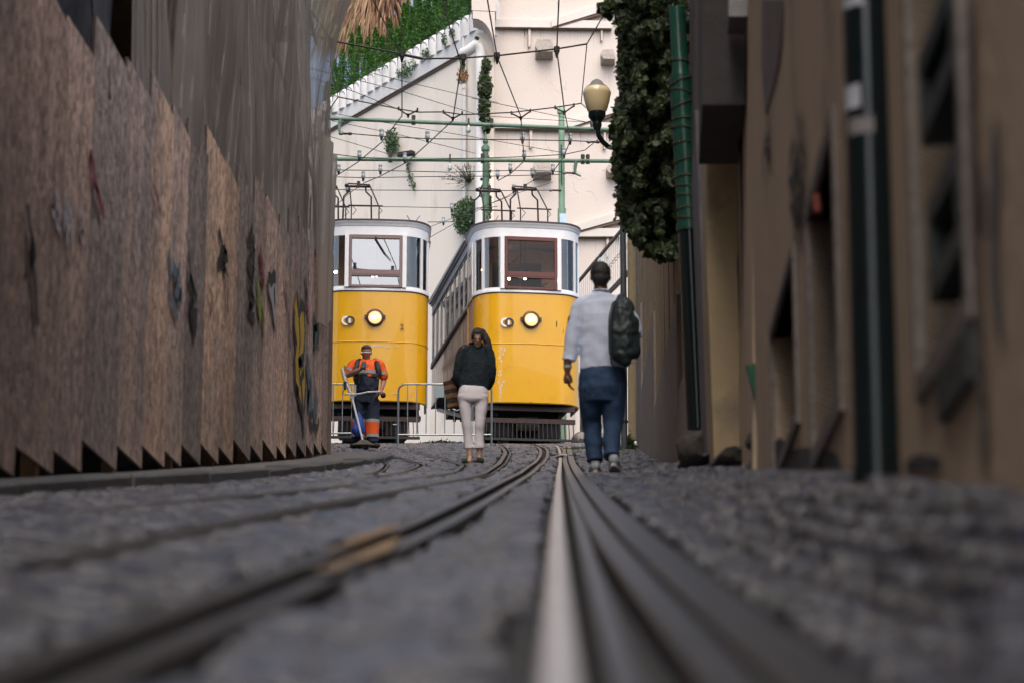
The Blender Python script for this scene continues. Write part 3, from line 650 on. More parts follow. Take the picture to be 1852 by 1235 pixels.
# green louvred shutters, each a framed flap in the big opening
def flap(xf, xn, yt, yb):
    pt, s1 = nw(xn, yt, .01); pb, _ = nw(xn, yb, .01); _, s0 = nw(xf, yt, .01); z0, z1 = pb.z, pt.z
    fr = MB()
    for (sa, sb, za, zb) in ((s1, s1+.05, z0, z1), (s0-.05, s0, z0, z1), (s1+.05, s0-.05, z1-.05, z1), (s1+.05, s0-.05, z0, z0+.05)):
        q = [W(sa, za, -.02), W(sb, za, -.02), W(sb, zb, -.02), W(sa, zb, -.02), W(sa, za, .06), W(sb, za, .06), W(sb, zb, .06), W(sa, zb, .06)]
        fr.add(q, [(0, 1, 2, 3), (7, 6, 5, 4), (0, 1, 5, 4), (1, 2, 6, 5), (2, 3, 7, 6), (3, 0, 4, 7)])
    fr = fr.build('shutter', M['shutter'], near)
    z = z0+.08; 
    while z < z1-.05:
        q = [W(s1+.05, z, .0), W(s0-.05, z, .0), W(s0-.05, z+.05, .05), W(s1+.05, z+.05, .05)]
        q += [v+Vector((0, 0, .008)) for v in q]
        mb = MB(); mb.pm = world(near); mb.add(q, [(0, 1, 2, 3), (7, 6, 5, 4), (0, 1, 5, 4), (1, 2, 6, 5), (2, 3, 7, 6), (3, 0, 4, 7)]).build('slat', M['shutter'], fr); z += .055
flap(1662, 1729, -60, 132); flap(1680, 1740, 250, 460); flap(1697, 1758, 583, 690)
# peeling patches and stains: raised flakes of old render on the near wall
def wall_patch(pts, m, off, name='render_patch'):
    P = [nw(px, py, off)[0] for px, py in pts]; Q = [nw(px, py, off-.006)[0] for px, py in pts]; n = len(P)
    mb = MB(); mb.add(P+Q, [tuple(range(n)), tuple(reversed(range(n, 2*n)))]+[(i, (i+1) % n, (i+1) % n+n, i+n) for i in range(n)]); mb.build(name, m, near)
wall_patch([(1378, 0), (1416, 0), (1412, 90), (1400, 150), (1384, 205), (1377, 120)], M['stone'], .007)
wall_patch([(1796, 200), (1804, 240), (1808, 330), (1800, 420), (1806, 500), (1812, 620), (1800, 600), (1790, 520), (1786, 420), (1790, 300)], M['lilac'], .007)
wall_patch([(1770, 280), (1778, 340), (1776, 420), (1770, 400)], M['lilac'], .007)
wall_patch([(1746, 0), (1758, 0), (1760, 200), (1764, 420), (1776, 640), (1784, 800), (1772, 840), (1766, 640), (1756, 420), (1750, 180)], M['stone'], .012)
wall_patch([(1398, 800), (1410, 790), (1436, 812), (1470, 806), (1512, 818), (1522, 845), (1400, 846)], M['darkrender'], .005)
wall_patch([(1636, 835), (1660, 820), (1700, 826), (1700, 850), (1640, 852)], M['darkrender'], .005)
def wgraf(pts, wd, m):
    P = [nw(px, py, .012)[0] for px, py in pts]; mb = MB(); vs = []; fs = []
    for i, p in enumerate(P):
        t = (P[min(i+1, len(P)-1)]-P[max(i-1, 0)]).normalized(); nrm = t.cross(NN).normalized(); vs += [p-nrm*wd/2, p+nrm*wd/2]
    for i in range(len(P)-1): fs.append((2*i, 2*i+1, 2*i+3, 2*i+2))
    mb.add(vs, fs); mb.build('graffiti', m, near)
for pts, wd in [([(1443, 205), (1447, 250), (1444, 290), (1447, 320)], .03), ([(1451, 215), (1449, 260), (1456, 290), (1451, 310)], .03), ([(1434, 255), (1430, 290), (1427, 320), (1433, 345)], .04), ([(1438, 255), (1440, 300), (1434, 330), (1429, 370), (1436, 390)], .04),
                ([(1444, 270), (1438, 310), (1450, 340), (1440, 370), (1447, 400), (1436, 400)], .035), ([(1452, 330), (1446, 370), (1440, 400), (1438, 450)], .03), ([(1450, 400), (1455, 425), (1452, 455)], .03),
                ([(1388, 215), (1390, 240), (1384, 270), (1391, 285)], .05), ([(1384, 240), (1380, 290), (1379, 320)], .03)]:
    wgraf(pts, wd*1.9, gb)
MB().tube([nw(1476, 355, .02)[0], nw(1479, 385, .02)[0]], .012, 6).build('rusty_hinge', mat('rust_red', (.25, .05, .03), (.12, .03, .02), 12, .8), near)

# near drain pipe
def pipe(px_top, py_top, px_bot, py_bot, Y, r, m, label, name='drain_pipe', cat='drainpipe', extra=None, z1=None):
    b = atY(px_bot, py_bot, Y); t = atY(px_top, py_top, Y)
    if z1: t = b+(t-b)*((z1-b.z)/(t.z-b.z))
    e = empty(name, b, label, cat)
    MB().tube([b, t], r, 20).build('pipe', m, e, smooth=True)
    if extra:
        for fr, rr, hh in extra:
            c = b+(t-b)*fr; MB().tube([c-(t-b).normalized()*hh, c+(t-b).normalized()*hh], r*rr, 20).build('collar', m, e, smooth=True)
    return e, b, t
e, b, t = pipe(1566, 0, 1589, 858, 5.56, .0575, M['dgreen'], 'thick glossy dark green drainpipe in front of the ochre wall', z1=7, extra=[(.0, 1.05, .02)])
stk = mat('sticker_paper', (.55, .57, .66), (.4, .42, .46), 60, .6)
def sticker(b, t, r, Y, pxa, pya, pxb, pyb, m, parent):
    mb = MB(); n = 6; vs = []
    za, zb = atY(pxa, pya, Y-r).z, atY(pxb, pyb, Y-r).z
    for z in (za, zb):
        c = b+(t-b)*((z-b.z)/(t.z-b.z))
        for k in range(n):
            x = (pxa+(pxb-pxa)*k/(n-1)); X = atY(x, pya, Y-r).x-c.x; X = max(-r*.98, min(r*.98, X)); vs.append((c.x+X*1.01, c.y-math.sqrt(max(0, r*r-X*X))*1.0-.002, z))
    mb.add(vs, [(k, k+1, n+k+1, n+k) for k in range(n-1)]); mb.build('sticker', m, parent)
sticker(b, t, .0575, 5.56, 1524, 150, 1556, 192, stk, e); sticker(b, t, .0575, 5.56, 1538, 210, 1580, 240, mat('sticker_old', (.32, .31, .33), (.12, .11, .1), 50, .7, contrast=1), e); sticker(b, t, .0575, 5.56, 1522, -10, 1560, 8, stk, e)

# middle strip: pilasters, cracks, small pipes between the near wall and the ivy wall
mid = empty('pier_cluster', (1.5, 13.5, gnd(1.4, 13.5)), 'stained cream and grey masonry piers between the ochre wall and the ivy', 'masonry pier')
def strip(x0, x1, y0, y1, Y, depth, m, name='pier', tilt=0):
    A = [atY(x0, y1, Y), atY(x1, y1, Y), atY(x1+tilt, y0, Y), atY(x0+tilt, y0, Y)]; B = [p+Vector((depth*.06, depth, 0)) for p in A]
    return MB().add(A+B, [(0, 1, 2, 3), (7, 6, 5, 4), (0, 1, 5, 4), (1, 2, 6, 5), (2, 3, 7, 6), (3, 0, 4, 7)]).build(name, M[m], mid)
strip(1362, 1382, -900, 856, 12.1, 2.2, 'ochre', tilt=-4); strip(1381, 1386, -900, 850, 11.9, .3, 'stone', tilt=-7)
strip(1292, 1346, 455, 846, 14.2, 1.5, 'cream', tilt=-14); strip(1279, 1335, -200, 462, 14.3, 1.5, 'cream', tilt=-4)
strip(1325, 1364, -900, 846, 15.2, 1.2, 'darkrender', tilt=-10); strip(1283, 1303, 200, 842, 16.2, 2, 'lilac', tilt=-26); strip(1256, 1300, -900, 210, 16.6, 3, 'darkrender')
strip(1270, 1348, -900, 190, 12.9, 1.2, 'darkrender', 'jetty')
strip(1318, 1352, -20, 30, 12.5, .3, 'scaf', 'bracket_box')
pipe(1338, 0, 1356, 800, 13.6, .026, M['dgreen'], 'thin black drainpipe beside the cream pier', z1=8)
A = [(1350, 660), (1369, 655), (1374, 690), (1374, 728), (1366, 715), (1358, 690)]
mb = MB(); P = [atY(x, y, 12.0) for x, y in A]; Q = [p+Vector((0, .05, 0)) for p in P]; n = len(P)
mb.add(P+Q, [tuple(range(n)), tuple(reversed(range(n, 2*n)))]+[(i, (i+1) % n, (i+1) % n+n, i+n) for i in range(n)]); mb.build('sheet_metal_scrap', mat('bright_green_sheet', (.01, .13, .06), (.008, .08, .045), 8, .4), label='bent bright green metal sheet wedged by the thin pipe', cat='metal scrap')

# far wall with stepped plinth
F0, F1 = (1.505, 16.5), (1.99, 37.3)
farw = empty('yellow_garden_wall', (1.8, 27, gnd(1.7, 27)), 'faded yellow wall with stepped grey plinth below the ivy', 'wall')
FL = Vector((F1[0]-F0[0], F1[1]-F0[1], 0)); FT = FL.normalized(); FN = Vector((FT.y, -FT.x, 0))
fm, WF, _, _ = wall_cells(F0, F1, 1.5, 14.5, [], .3, (FN.x, FN.y)); fm.build('wall', M['yellow_plaster'], farw)
MB().box((5.6, 27, 6), (7, 21, 13)).build('rear_block', M['grey_wall'], farw)
pa = [(17.0, 23.3, atY(1221.6, 533, 23.4).z-1.0), (17.0, 23.35, None), (23.4, 29.65, atY(1221.6, 533, 23.4).z), (29.7, 35.0, atY(1186, 564, 29.7).z), (35.05, 37.25, 7.9)]
for (y0, y1, zt) in pa:
    if zt is None: continue
    s0, s1 = (y0-F0[1])/FT.y, (y1-F0[1])/FT.y
    q = []
    for dd in (-.035, 0.02):
        q += [WF(s0, gnd(1.6, y0)-.3, dd), WF(s1, gnd(1.6, y1)-.3, dd), WF(s1, zt, dd), WF(s0, zt, dd)]
    MB().add(q, [(0, 1, 2, 3), (7, 6, 5, 4), (0, 1, 5, 4), (1, 2, 6, 5), (2, 3, 7, 6), (3, 0, 4, 7)]).build('plinth_panel', M['plinth'], farw)
for k, yv in enumerate(np.arange(18, 37, 1.3)):
    s = (yv-F0[1])/FT.y; mb = MB(); mb.bar(WF(s, 3, -.003), WF(s, 12.5, -.003), .012, .01); mb.build('render_joint', M['stone'], farw)
# wall end: corner post, conduit pipes
pipe(1158, -200, 1160, 815, 37.2, .03, M['plinth'], 'slim pale conduit at the far corner of the yellow wall')
e, b, t = pipe(1141, -250, 1144, 796, 38.2, .072, M['cream'], 'cream painted downpipe at the far corner behind the walker', extra=[(.13, 1.12, .03), (.2, 1.1, .02)])
pipe(1151, -250, 1153, 800, 37.9, .018, M['scaf'], 'thin grey cable conduit beside the cream downpipe')
# stone guard block and rubble
def boulder(c, r, seed, label, name='boulder', parent=None, cat='boulder', m='boulder', sub=3):
    bm = bmesh.new(); bmesh.ops.create_icosphere(bm, subdivisions=sub, radius=1); rr = np.random.default_rng(seed); dirs = rr.normal(size=(14, 3)); dirs /= np.linalg.norm(dirs, axis=1)[:, None]; hs = rr.uniform(.72, 1., 14)
    for v in bm.verts:
        d = v.co.normalized(); k = 1.0
        for q in range(14):
            dp = d.x*dirs[q][0]+d.y*dirs[q][1]+d.z*dirs[q][2]
            if dp > .1: k = min(k, hs[q]/dp)
        k += .03*math.sin(9*d.x+seed)*math.sin(8*d.z+7*d.y); v.co = Vector((d.x*k*r[0], d.y*k*r[1], d.z*k*r[2]))
    mb = MB(); mb.add([v.co+Vector(c) for v in bm.verts], [[q.index for q in f.verts] for f in bm.faces]); bm.free()
    return mb.build(name, M[m], parent, smooth=True, label=label, cat=cat)
c = atY(1262, 810, 17.6); boulder((c.x, c.y+.1, c.z), (.165, .2, .16), 4, 'square dark guard stone under the green drainpipe', 'guard_stone', cat='guard stone')
c = atY(1330, 838, 14.2); boulder((c.x, c.y, c.z-.01), (.17, .6, .085), 8, 'long dark rock outcrop sloping from the piers to the street', 'rock_outcrop', cat='rock')
c = atY(1256, 846, 15.8); boulder((c.x+.05, c.y, c.z-.0), (.17, .6, .045), 12, 'low dark rock spreading in front of the guard stone', 'rock', cat='rock')
c = atY(1362, 800, 12.4); boulder((c.x, c.y, c.z+.01), (.045, .1, .05), 15, 'small rock perched by the thin pipe', 'rock', cat='rock')
c = atY(1362, 845, 12.6); boulder((c.x, c.y, c.z), (.07, .1, .03), 22, 'flat pale rubble stone at the foot of the piers', 'rock', cat='rock', m='stone')
# tall green drainpipe wrapped in stems
b = atY(1263, 775, 18.3); m_ = atY(1247, 412, 18.3); t = atY(1228, 80, 18.3)
e = empty('drain_pipe', b, 'tall green drainpipe wrapped in dead vine stems, black below', 'drainpipe')
MB().tube([b, m_], .088, 24).build('lower_pipe', M['dgreen'], e, smooth=True); MB().tube([m_, m_+(t-m_)*.82], .09, 24).build('upper_pipe', M['green'], e, smooth=True)
MB().tube([m_+(t-m_)*.8, m_+(t-m_)*.86, t+(t-m_)*.2], [.088, .065, .062], 24).build('narrow_pipe', M['green'], e, smooth=True)
MB().tube([m_-Vector((0, 0, .03)), m_+Vector((0, 0, .03))], .102, 24).build('collar', M['green'], e, smooth=True)
for k, fr in enumerate([.04, .1, .16, .21, .27, .36, .45, .53, .58, .66, .73, .79, .9]):
    c = m_+(t-m_)*fr; r_ = .096 if fr < .8 else .07; n = 14; sl = random.uniform(-.03, .05)
    MB().tube([c+Vector((r_*math.cos(a), r_*math.sin(a), sl*math.cos(a)+random.uniform(-.004, .004))) for a in [2*math.pi*i/n for i in range(n+1)]], .006, 5, cap=False).build('vine_stem', M['twig'], e)

# ivy
def ivy_points():
    poly = [(1122, -40), (1120, 60), (1128, 100), (1122, 130), (1133, 175), (1116, 200), (1108, 240), (1118, 270), (1110, 300), (1125, 340), (1122, 385), (1140, 420), (1150, 440), (1185, 462), (1222, 468), (1232, 430), (1232, 300), (1222, 200), (1222, 110), (1260, 70), (1268, 40), (1265, -60)]
    n = len(poly)
    def inside(x, y):
        c = False; j = n-1
        for i in range(n):
            xi, yi = poly[i]; xj, yj = poly[j]
            if (yi > y) != (yj > y) and x < (xj-xi)*(y-yi)/(yj-yi)+xi: c = not c
            j = i
        return c
    pts = []; hs = []
    while len(pts) < 32000:
        x = random.uniform(1102, 1272); y = random.uniform(-60, 475)
        jx, jy = random.gauss(0, 5), random.gauss(0, 5)
        if inside(x+jx, y+jy):
            lump = mnoise.noise(Vector((x*.035, y*.03, 3)))*.9+mnoise.noise(Vector((x*.09, y*.08, 7)))*.5+.3
            Y = 21.5+(1232-min(x, 1232))*.02+random.random()**2*2.5-lump*1.3
            p = atY(x, y, Y); pts.append(p[:])
    return pts, inside
pts, ins = ivy_points()
ivy = empty('ivy', (1.75, 23, 5.2), 'dense dark ivy hanging over the yellow wall beside the street lamp', 'ivy')
vs, fs = leaves(pts, .052, .5, 5, norm=(-.3, -1., .55), jitter=.9)
mb = MB(); mb.v = vs; mb.f = [tuple(f) for f in fs]; mb.mi = [0]*len(fs); mb.build('foliage', M['ivyleaf'], ivy, fix=False, kind='stuff')
for k in range(14):
    x = random.uniform(1130, 1225); y = random.uniform(-20, 430); p = atY(x, y, 23.5)
    if ins(x, y+30): MB().tube([p, p+Vector((.05, .1, .5)), p+Vector((-.05, .2, 1.1))], .012, 5).build('stem', M['twig'], ivy)
# dark heart of the ivy: a lumpy core of denser leaves behind
mb = MB(); core = []
for k in range(9000):
    x = random.uniform(1125, 1262); y = random.uniform(-50, 455)
    if ins(x-6, y+6) and ins(x+8 if x < 1220 else x, y): core.append(atY(x, y, 24.3+random.random()*.8)[:])
vs, fs = leaves(core, .17, .4, 5, norm=(-.2, -1, .1), jitter=.6); mb.v = vs; mb.f = [tuple(f) for f in fs]; mb.mi = [0]*len(fs); mb.build('inner_foliage', M['ivyleaf'], ivy, fix=False, kind='stuff')
# sprig reaching left at the top
sp = []; P0, P1 = atY(1130, 5, 22.5), atY(1086, 16, 22.8)
for k in range(140):
    t = random.random(); p = P0+(P1-P0)*t+Vector((random.gauss(0, .02), random.gauss(0, .04), random.gauss(0, .035*(1-.4*t)))); sp.append(p[:])
for k in range(25): p = atY(1096+random.gauss(0, 4), 35-random.random()*25, 22.7); sp.append(p[:])
mb = MB(); vs, fs = leaves(sp, .07, .4, 5, norm=(0, -1, .3), jitter=.7); mb.v = vs; mb.f = [tuple(f) for f in fs]; mb.mi = [0]*len(fs); mb.build('sprig', M['ivyleaf'], ivy, fix=False, kind='stuff')
MB().tube([P0, P1], .008, 5).build('stem', M['twig'], ivy)
# ================================================================ retaining walls behind the trams
BY = 61.8                                                              # plane of the frontal wall
def B(px, py, off=0.): return atY(px, py, BY-off)
def slab(pts, dep, mb=None, off=0., Y=None):
    """outline on the frontal wall, standing dep metres proud of it"""
    mb = mb or MB(); Y = Y or BY
    P = [atY(x, y, Y-off-dep) for x, y in pts]; Q = [p+Vector((0, dep, 0)) for p in P]; n = len(P)
    return mb.add(P+Q, [tuple(range(n)), tuple(reversed(range(n, 2*n)))]+[(i, (i+1) % n, (i+1) % n+n, i+n) for i in range(n)])
backw = empty('pink_retaining_wall', (2, BY, gnd(2, BY)), 'tall pale pink wall with pale concrete frame behind the right tram', 'wall')
P = [B(893, 860), B(1330, 860), B(1330, -260), B(893, -260)]; Q = [p+Vector((0, 1.2, 0)) for p in P]
MB().add(P+Q, [(0, 1, 2, 3), (7, 6, 5, 4), (0, 1, 5, 4), (1, 2, 6, 5), (2, 3, 7, 6), (3, 0, 4, 7)]).build('wall', M['pink'], backw)
for pts in ([(893, 35), (1106, 38), (1106, 51.5), (893, 49)], [(895, 219), (1112, 222), (1112, 236), (895, 231.5)], [(1040, 413), (1125, 413), (1125, 428), (1040, 428)]):
    slab(pts, .16).build('ledge', M['offwhite'], backw)
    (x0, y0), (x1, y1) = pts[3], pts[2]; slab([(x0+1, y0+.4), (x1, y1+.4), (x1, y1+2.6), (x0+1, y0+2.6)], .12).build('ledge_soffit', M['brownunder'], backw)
for (a, b, c, d, e_, f) in ((996, 37, 1118, -2, 1118, 12), (1022, 221, 1120, 186, 1120, 201), (1036, 408, 1124, 382, 1124, 396)):
    slab([(a, b), (c, d), (e_, f), (a+2, b+12)], .2).build('raking_beam', M['offwhite'], backw)
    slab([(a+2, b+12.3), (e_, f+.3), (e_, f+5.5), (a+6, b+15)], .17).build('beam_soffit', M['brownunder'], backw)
for (x0, y0, x1, y1) in ((954.5, 50, 960, 85), (957, 233, 963, 268), (1086, 53, 1090, 75), (1091, 240, 1096, 270), (1096, 426, 1101, 465)):
    slab([(x0, y0), (x1, y0), (x1-.5, y1-3), (x1-2.5, y1), (x0+1, y1)], .09).build('bracket', M['pink'], backw)
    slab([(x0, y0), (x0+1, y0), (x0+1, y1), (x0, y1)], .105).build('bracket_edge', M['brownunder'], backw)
def spout(x0, y0, x1, y1):
    h = y1-y0; s = MB()
    a = [B(x0, y0+h*.12, .0), B(x1, y0+h*.12), B(x1, y1), B(x0+1, y1)]; 
    P = [atY(x0+4, y0, BY-.02), atY(x1-3, y0, BY-.02), atY(x1, y0+h*.3, BY-.3), atY(x1-1, y0+h*.58, BY-.42), atY(x0+6, y0+h*.58, BY-.42), atY(x0, y0+h*.3, BY-.3), atY(x0, y1, BY-.02), atY(x1, y1, BY-.02)]
    s.add(P, [(0, 1, 2, 5), (5, 2, 3, 4), (4, 3, 7, 6), (0, 5, 6), (5, 4, 6), (1, 7, 2), (2, 7, 3), (0, 6, 7, 1)])
    s.build('drain_spout', M['stainstone'], backw)
spout(968, 72, 1000, 109); spout(1086, 90, 1112, 119); spout(964, 292, 997, 326); spout(1096, 298, 1120, 323)
for (x, y0, y1) in ((972, 110, 150), (978, 110, 178), (986, 110, 160), (993, 110, 190), (1092, 119, 150), (1100, 119, 165), (1106, 119, 145)):
    slab([(x, y0), (x+3.5, y0), (x+2.2, y1), (x+1, y1)], .004).build('rain_stain', mat('rain_stain', (.62, .5, .44), (.72, .59, .52), 9, .9), backw)
smt = mat('damp_streak', (.5, .44, .39), (.6, .53, .48), 12, .9, contrast=1); rs_ = random.Random(4)
for (x0, x1, y0) in ((898, 952, 54), (962, 985, 54), (1003, 1080, 54), (900, 955, 238), (968, 1012, 238), (1024, 1085, 240), (1046, 1092, 431)):
    for k in range(int((x1-x0)/7)):
        x = rs_.uniform(x0, x1); w2 = rs_.uniform(.6, 2.2); l = rs_.uniform(8, 46); slab([(x, y0), (x+w2, y0), (x+w2*.7, y0+l*.7), (x+w2*.45, y0+l), (x+w2*.2, y0+l*.6)], .003).build('rain_stain', smt, backw)
for k in range(16):
    x, y = rs_.uniform(900, 1100), rs_.uniform(120, 400); pts_ = [(x, y)]
    for j in range(5): pts_.append((pts_[-1][0]+rs_.uniform(-5, 9), pts_[-1][1]+rs_.uniform(-1, 7)))
    MB().tube([B(px, py, .0) for px, py in pts_], .006, 4).build('plaster_crack', smt, backw)
# corner pilaster and corbel
slab([(862, 60), (893, 60), (893, 860), (862, 860)], .12).build('corner_pilaster', M['pale'], backw)
arc = [(893, 92)]+[(858+35*math.sin(a), 36+62*(1-math.cos(a))) for a in [math.pi/2*k/8 for k in range(8, -1, -1)]]+[(855, 34), (855, -60), (1330, -60), (1330, -120), (838, -120), (838, -60), (853, -60)]
arc = [(895, 96)]+[(858+37*math.sin(a), 34+62*(1-math.cos(a))) for a in [math.pi/2*k/8 for k in range(7, -1, -1)]]+[(855, 34), (855, 20), (895, 22)]
slab(arc, .75).build('corbel', M['pink'], backw)
slab([(853, -250), (1330, -250), (1330, 20), (853, 20)], .3, off=0).build('upper_wall', M['pink'], backw) if False else None
slab([(853, -250), (897, -250), (897, 21), (853, 19)], .76).build('corbel_cap', M['pink'], backw)

# receding garden wall with balustrade
L0 = atY(893, 0, BY+.0); LY0 = BY+.05
LP0 = Vector((atY(893, 400, LY0).x, LY0)); yaw = R(30)
LD = Vector((-math.sin(yaw), math.cos(yaw)))                        # plan direction going away to the left
LNv = Vector((-math.cos(yaw), -math.sin(yaw)))                      # outward normal (towards the street)
def LW(s, z, off=0): p = LP0+LD*s+LNv*off; return Vector((p.x, p.y, z))
def lw(px, py, off=0):
    a = LP0+LNv*off; b = a+LD; p = on_line(px, py, a, b); return p, (Vector((p.x, p.y))-a).dot(LD)
sideb = empty('garden_wall', LW(6, gnd(0, 66)), 'pale garden wall receding behind the left tram under the balustrade', 'wall')
ztop_cop = (lw(830, 84)[0].z+lw(600, 207)[0].z)/2; zlow_cop = (lw(828, 99, .1)[0].z+lw(592, 236, .1)[0].z)/2
def lslab(s0, s1, z0, z1, d0, d1, mb=None):
    mb = mb or MB(); q = [LW(s0, z0, d1), LW(s1, z0, d1), LW(s1, z1, d1), LW(s0, z1, d1), LW(s0, z0, d0), LW(s1, z0, d0), LW(s1, z1, d0), LW(s0, z1, d0)]
    return mb.add(q, [(0, 1, 2, 3), (7, 6, 5, 4), (0, 1, 5, 4), (1, 2, 6, 5), (2, 3, 7, 6), (3, 0, 4, 7)])
lslab(.02, 26, 8, zlow_cop+.05, -1.0, 0).build('wall', M['pale'], sideb)
lslab(-.1, 26, zlow_cop, ztop_cop, -.6, .1).build('coping', M['white'], sideb)
lslab(-.05, 26, zlow_cop-.07, zlow_cop-.003, -.5, .05).build('coping_shade_strip', M['brownunder'], sideb)  # dark brown strip paints the shadow line below the coping
zb_top = (lw(869, 2, .2)[0].z+lw(590, 178, .2)[0].z)/2; hb = zb_top-ztop_cop
bal = empty('balustrade', LW(6, ztop_cop, .1), 'white balustrade of round-topped panels stepping down to the left above the coping', 'balustrade')
un = LMB(); wd, th = .38, .26; npts = 9; front = [(-wd/2, 0), (wd/2, 0)]+[(wd/2*math.cos(math.pi*k/npts), hb-wd*.42+wd*.42*math.sin(math.pi*k/npts)) for k in range(npts+1)]
ex = Vector((LD.x, LD.y, 0)); en = Vector((LNv.x, LNv.y, 0))
def unit(c, sc=1., off=0., h=0.):
    rx, ry = wd*.62*sc, .17; mb = MB(); vs = []; n = 14; rings_ = [(1, 0), (1, hb-.26), (.97, hb-.19), (.88, hb-.12), (.7, hb-.06), (.42, hb-.015), (.02, hb)]
    for (q, z) in rings_:
        for k in range(n): a = 2*math.pi*k/n; vs.append(c+en*(off+ry*q*math.sin(a))+ex*(rx*(q if q > .9 else q**.8)*math.cos(a))+Vector((0, 0, z+h)))
    m = len(rings_); mb.add(vs, [(i*n+k, i*n+(k+1) % n, (i+1)*n+(k+1) % n, (i+1)*n+k) for i in range(m-1) for k in range(n)]+[tuple(range(n)), tuple(range((m-1)*n, m*n))]); return mb
s = .05; i = 0; um = None; rings = [(wd/2*.78*math.cos(math.pi*k/npts), hb-wd*.46+wd*.36*math.sin(math.pi*k/npts)) for k in range(npts+1)]
while s < 17:
    c = LW(s, ztop_cop+.002)
    o = unit(c).build('panel', M['white'], bal, smooth=True)
    back = unit(c, 1, -.42, .16); back.build('rear_panel', M['white'], bal, smooth=True)
    # groove line under each arch
    ring = MB(); pp = [c+ex*u*1.25+Vector((0, 0, v-.05))+en*(.17*math.sqrt(max(.05, 1-(u/.21)**2))*.92) for u, v in rings]; ring.tube(pp, .012, 5); ring.build('arch_moulding', M['grey_wall'], bal)
    s += .475; i += 1

# street drain pipes on the walls
e = empty('white_drainpipe', B(869, 795, .3), 'fat white drainpipe with elbow at the wall corner', 'drainpipe')
MB().tube([B(869, 810, .3), B(869, 120, .3), B(869, 96, .3), B(867, 86, .3), B(860, 82, .3), B(848, 92, .26), B(838, 97, .1)], .145, 18).build('pipe', M['white'], e, smooth=True)
MB().tube([B(861, 72, .6), B(864, 67, .62)], .06, 12).build('black_nozzle', M['clamp'], e)
e = empty('slim_drainpipe', lw(839, 795, .1)[0], 'slim white pipe down the garden wall left of the fat pipe', 'drainpipe')
MB().tube([lw(841, 400, .1)[0]+Vector((0, 0, -9)), lw(840, 118, .1)[0], lw(838, 60, .12)[0]], .055, 12).build('pipe', M['white'], e, smooth=True)
for yy_ in (160, 300): MB().tube([lw(840, yy_, .1)[0]-Vector((0, 0, .03)), lw(840, yy_, .1)[0]+Vector((0, 0, .03))], .07, 12).build('pipe_clip', M['offwhite'], e)
c = lw(735, 280, .1)[0]
e = empty('floodlight', c, 'black box floodlight on the garden wall above the left tram', 'floodlight')
MB().box(lw(734.5, 279, .2)[0], (.5, .2, .13), rz=-0.5, bev=.02).build('housing', M['clamp'], e); MB().bar(lw(720, 283, .0)[0], lw(720, 283, .2)[0], .04, .04).build('arm', M['clamp'], e); MB().bar(lw(749, 283, .0)[0], lw(749, 283, .2)[0], .04, .04).build('arm', M['clamp'], e)

# stairs with railing at the right
SY = 58.6
st = empty('outer_staircase', atY(1090, 800, SY), 'pale stair flank with iron railing rising right behind the walker', 'staircase')
P = [(1040, 830), (1160, 830), (1160, 475), (1118, 520), (1100, 536), (1040, 598)]
slab(P, .3, Y=SY+.3).build('stair_flank', M['offwhite'], st); slab([(1040, 598), (1160, 470), (1160, 461), (1040, 589)], .36, Y=SY+.33).build('stringer', M['iron'], st)
MB().tube([atY(1040, 516, SY), atY(1052, 503, SY), atY(1160, 373, SY)], .045, 8).build('handrail', M['iron'], st)
for k in range(34):
    x = 1042+k*3.4; yt = 503-(x-1052)*130/108+2; MB().bar(atY(x, yt+88, SY), atY(x, yt, SY), .016, .016).build('baluster', M['galv'], st)
for x in (1083, 1137): yt = 503-(x-1052)*130/108; MB().bar(atY(x, yt+90, SY), atY(x, yt-3, SY), .07, .07).build('newel', M['galv'], st)
for k in range(12):
    x = 1100+k*4.5; yt = 503-(x-1052)*130/108+40; MB().tube([atY(x+2.2*math.cos(a), yt+3.4*math.sin(a), SY-.03) for a in np.linspace(0, 5.5, 9)], .006, 4).build('scroll', M['iron'], st)
c = atY(1050, 796, 52.5); boulder((1.55, 52.2, gnd(1.5, 52)+.1), (.26, .3, .2), 33, 'grey stone block beside the right tram', 'stone_block', cat='stone block', m='stainstone')
P = MB(); P.box((1.85, 54.5, gnd(1.8, 54)+.55), (.5, 3.4, 1.3)); P.build('low_wall', M['offwhite'], label='low pale wall stub between the right tram and the stairs', cat='wall')

# ================================================================ plants on the walls
def bush(pts_fn, n, size, m, label, name='shrub', cat='shrub', sides=4, twigs=(), asp=1., droop=0, norm=(0, -1, .4), tw=.012):
    ps = [pts_fn() for _ in range(n)]; c = Vector(ps[0]); zmin = min(p[2] for p in ps)
    e = empty(name, (sum(p[0] for p in ps)/n, sum(p[1] for p in ps)/n, zmin), label, cat)
    vs, fs = leaves([tuple(p) for p in ps], size, .5, sides, norm=norm, jitter=.9, asp=asp, droop=droop)
    mb = MB(); mb.v = vs; mb.f = [tuple(f) for f in fs]; mb.mi = [0]*len(fs); mb.build('foliage', M[m], e, fix=False, kind='stuff')
    for t in twigs: MB().tube(t, tw, 5).build('stem', M['twig'], e)
    return e
def blob(cx, cy, rx, ry, Y, dep=.25, fn=None):
    def f():
        while 1:
            a, b = random.gauss(0, .5), random.gauss(0, .5)
            if a*a+b*b < 1.25: break
        return (fn or atY)(cx+a*rx, cy+b*ry, Y-random.random()*dep*(1.4-a*a-b*b)) if fn is None else fn(cx+a*rx, cy+b*ry, random.random()*dep)[0]
    return f
def wallblob(cx, cy, rx, ry, dep=.3): return blob(cx, cy, rx, ry, 0, dep, fn=lw)
def multi(fs, ws):
    def f(): return random.choices(fs, ws)[0]()
    return f
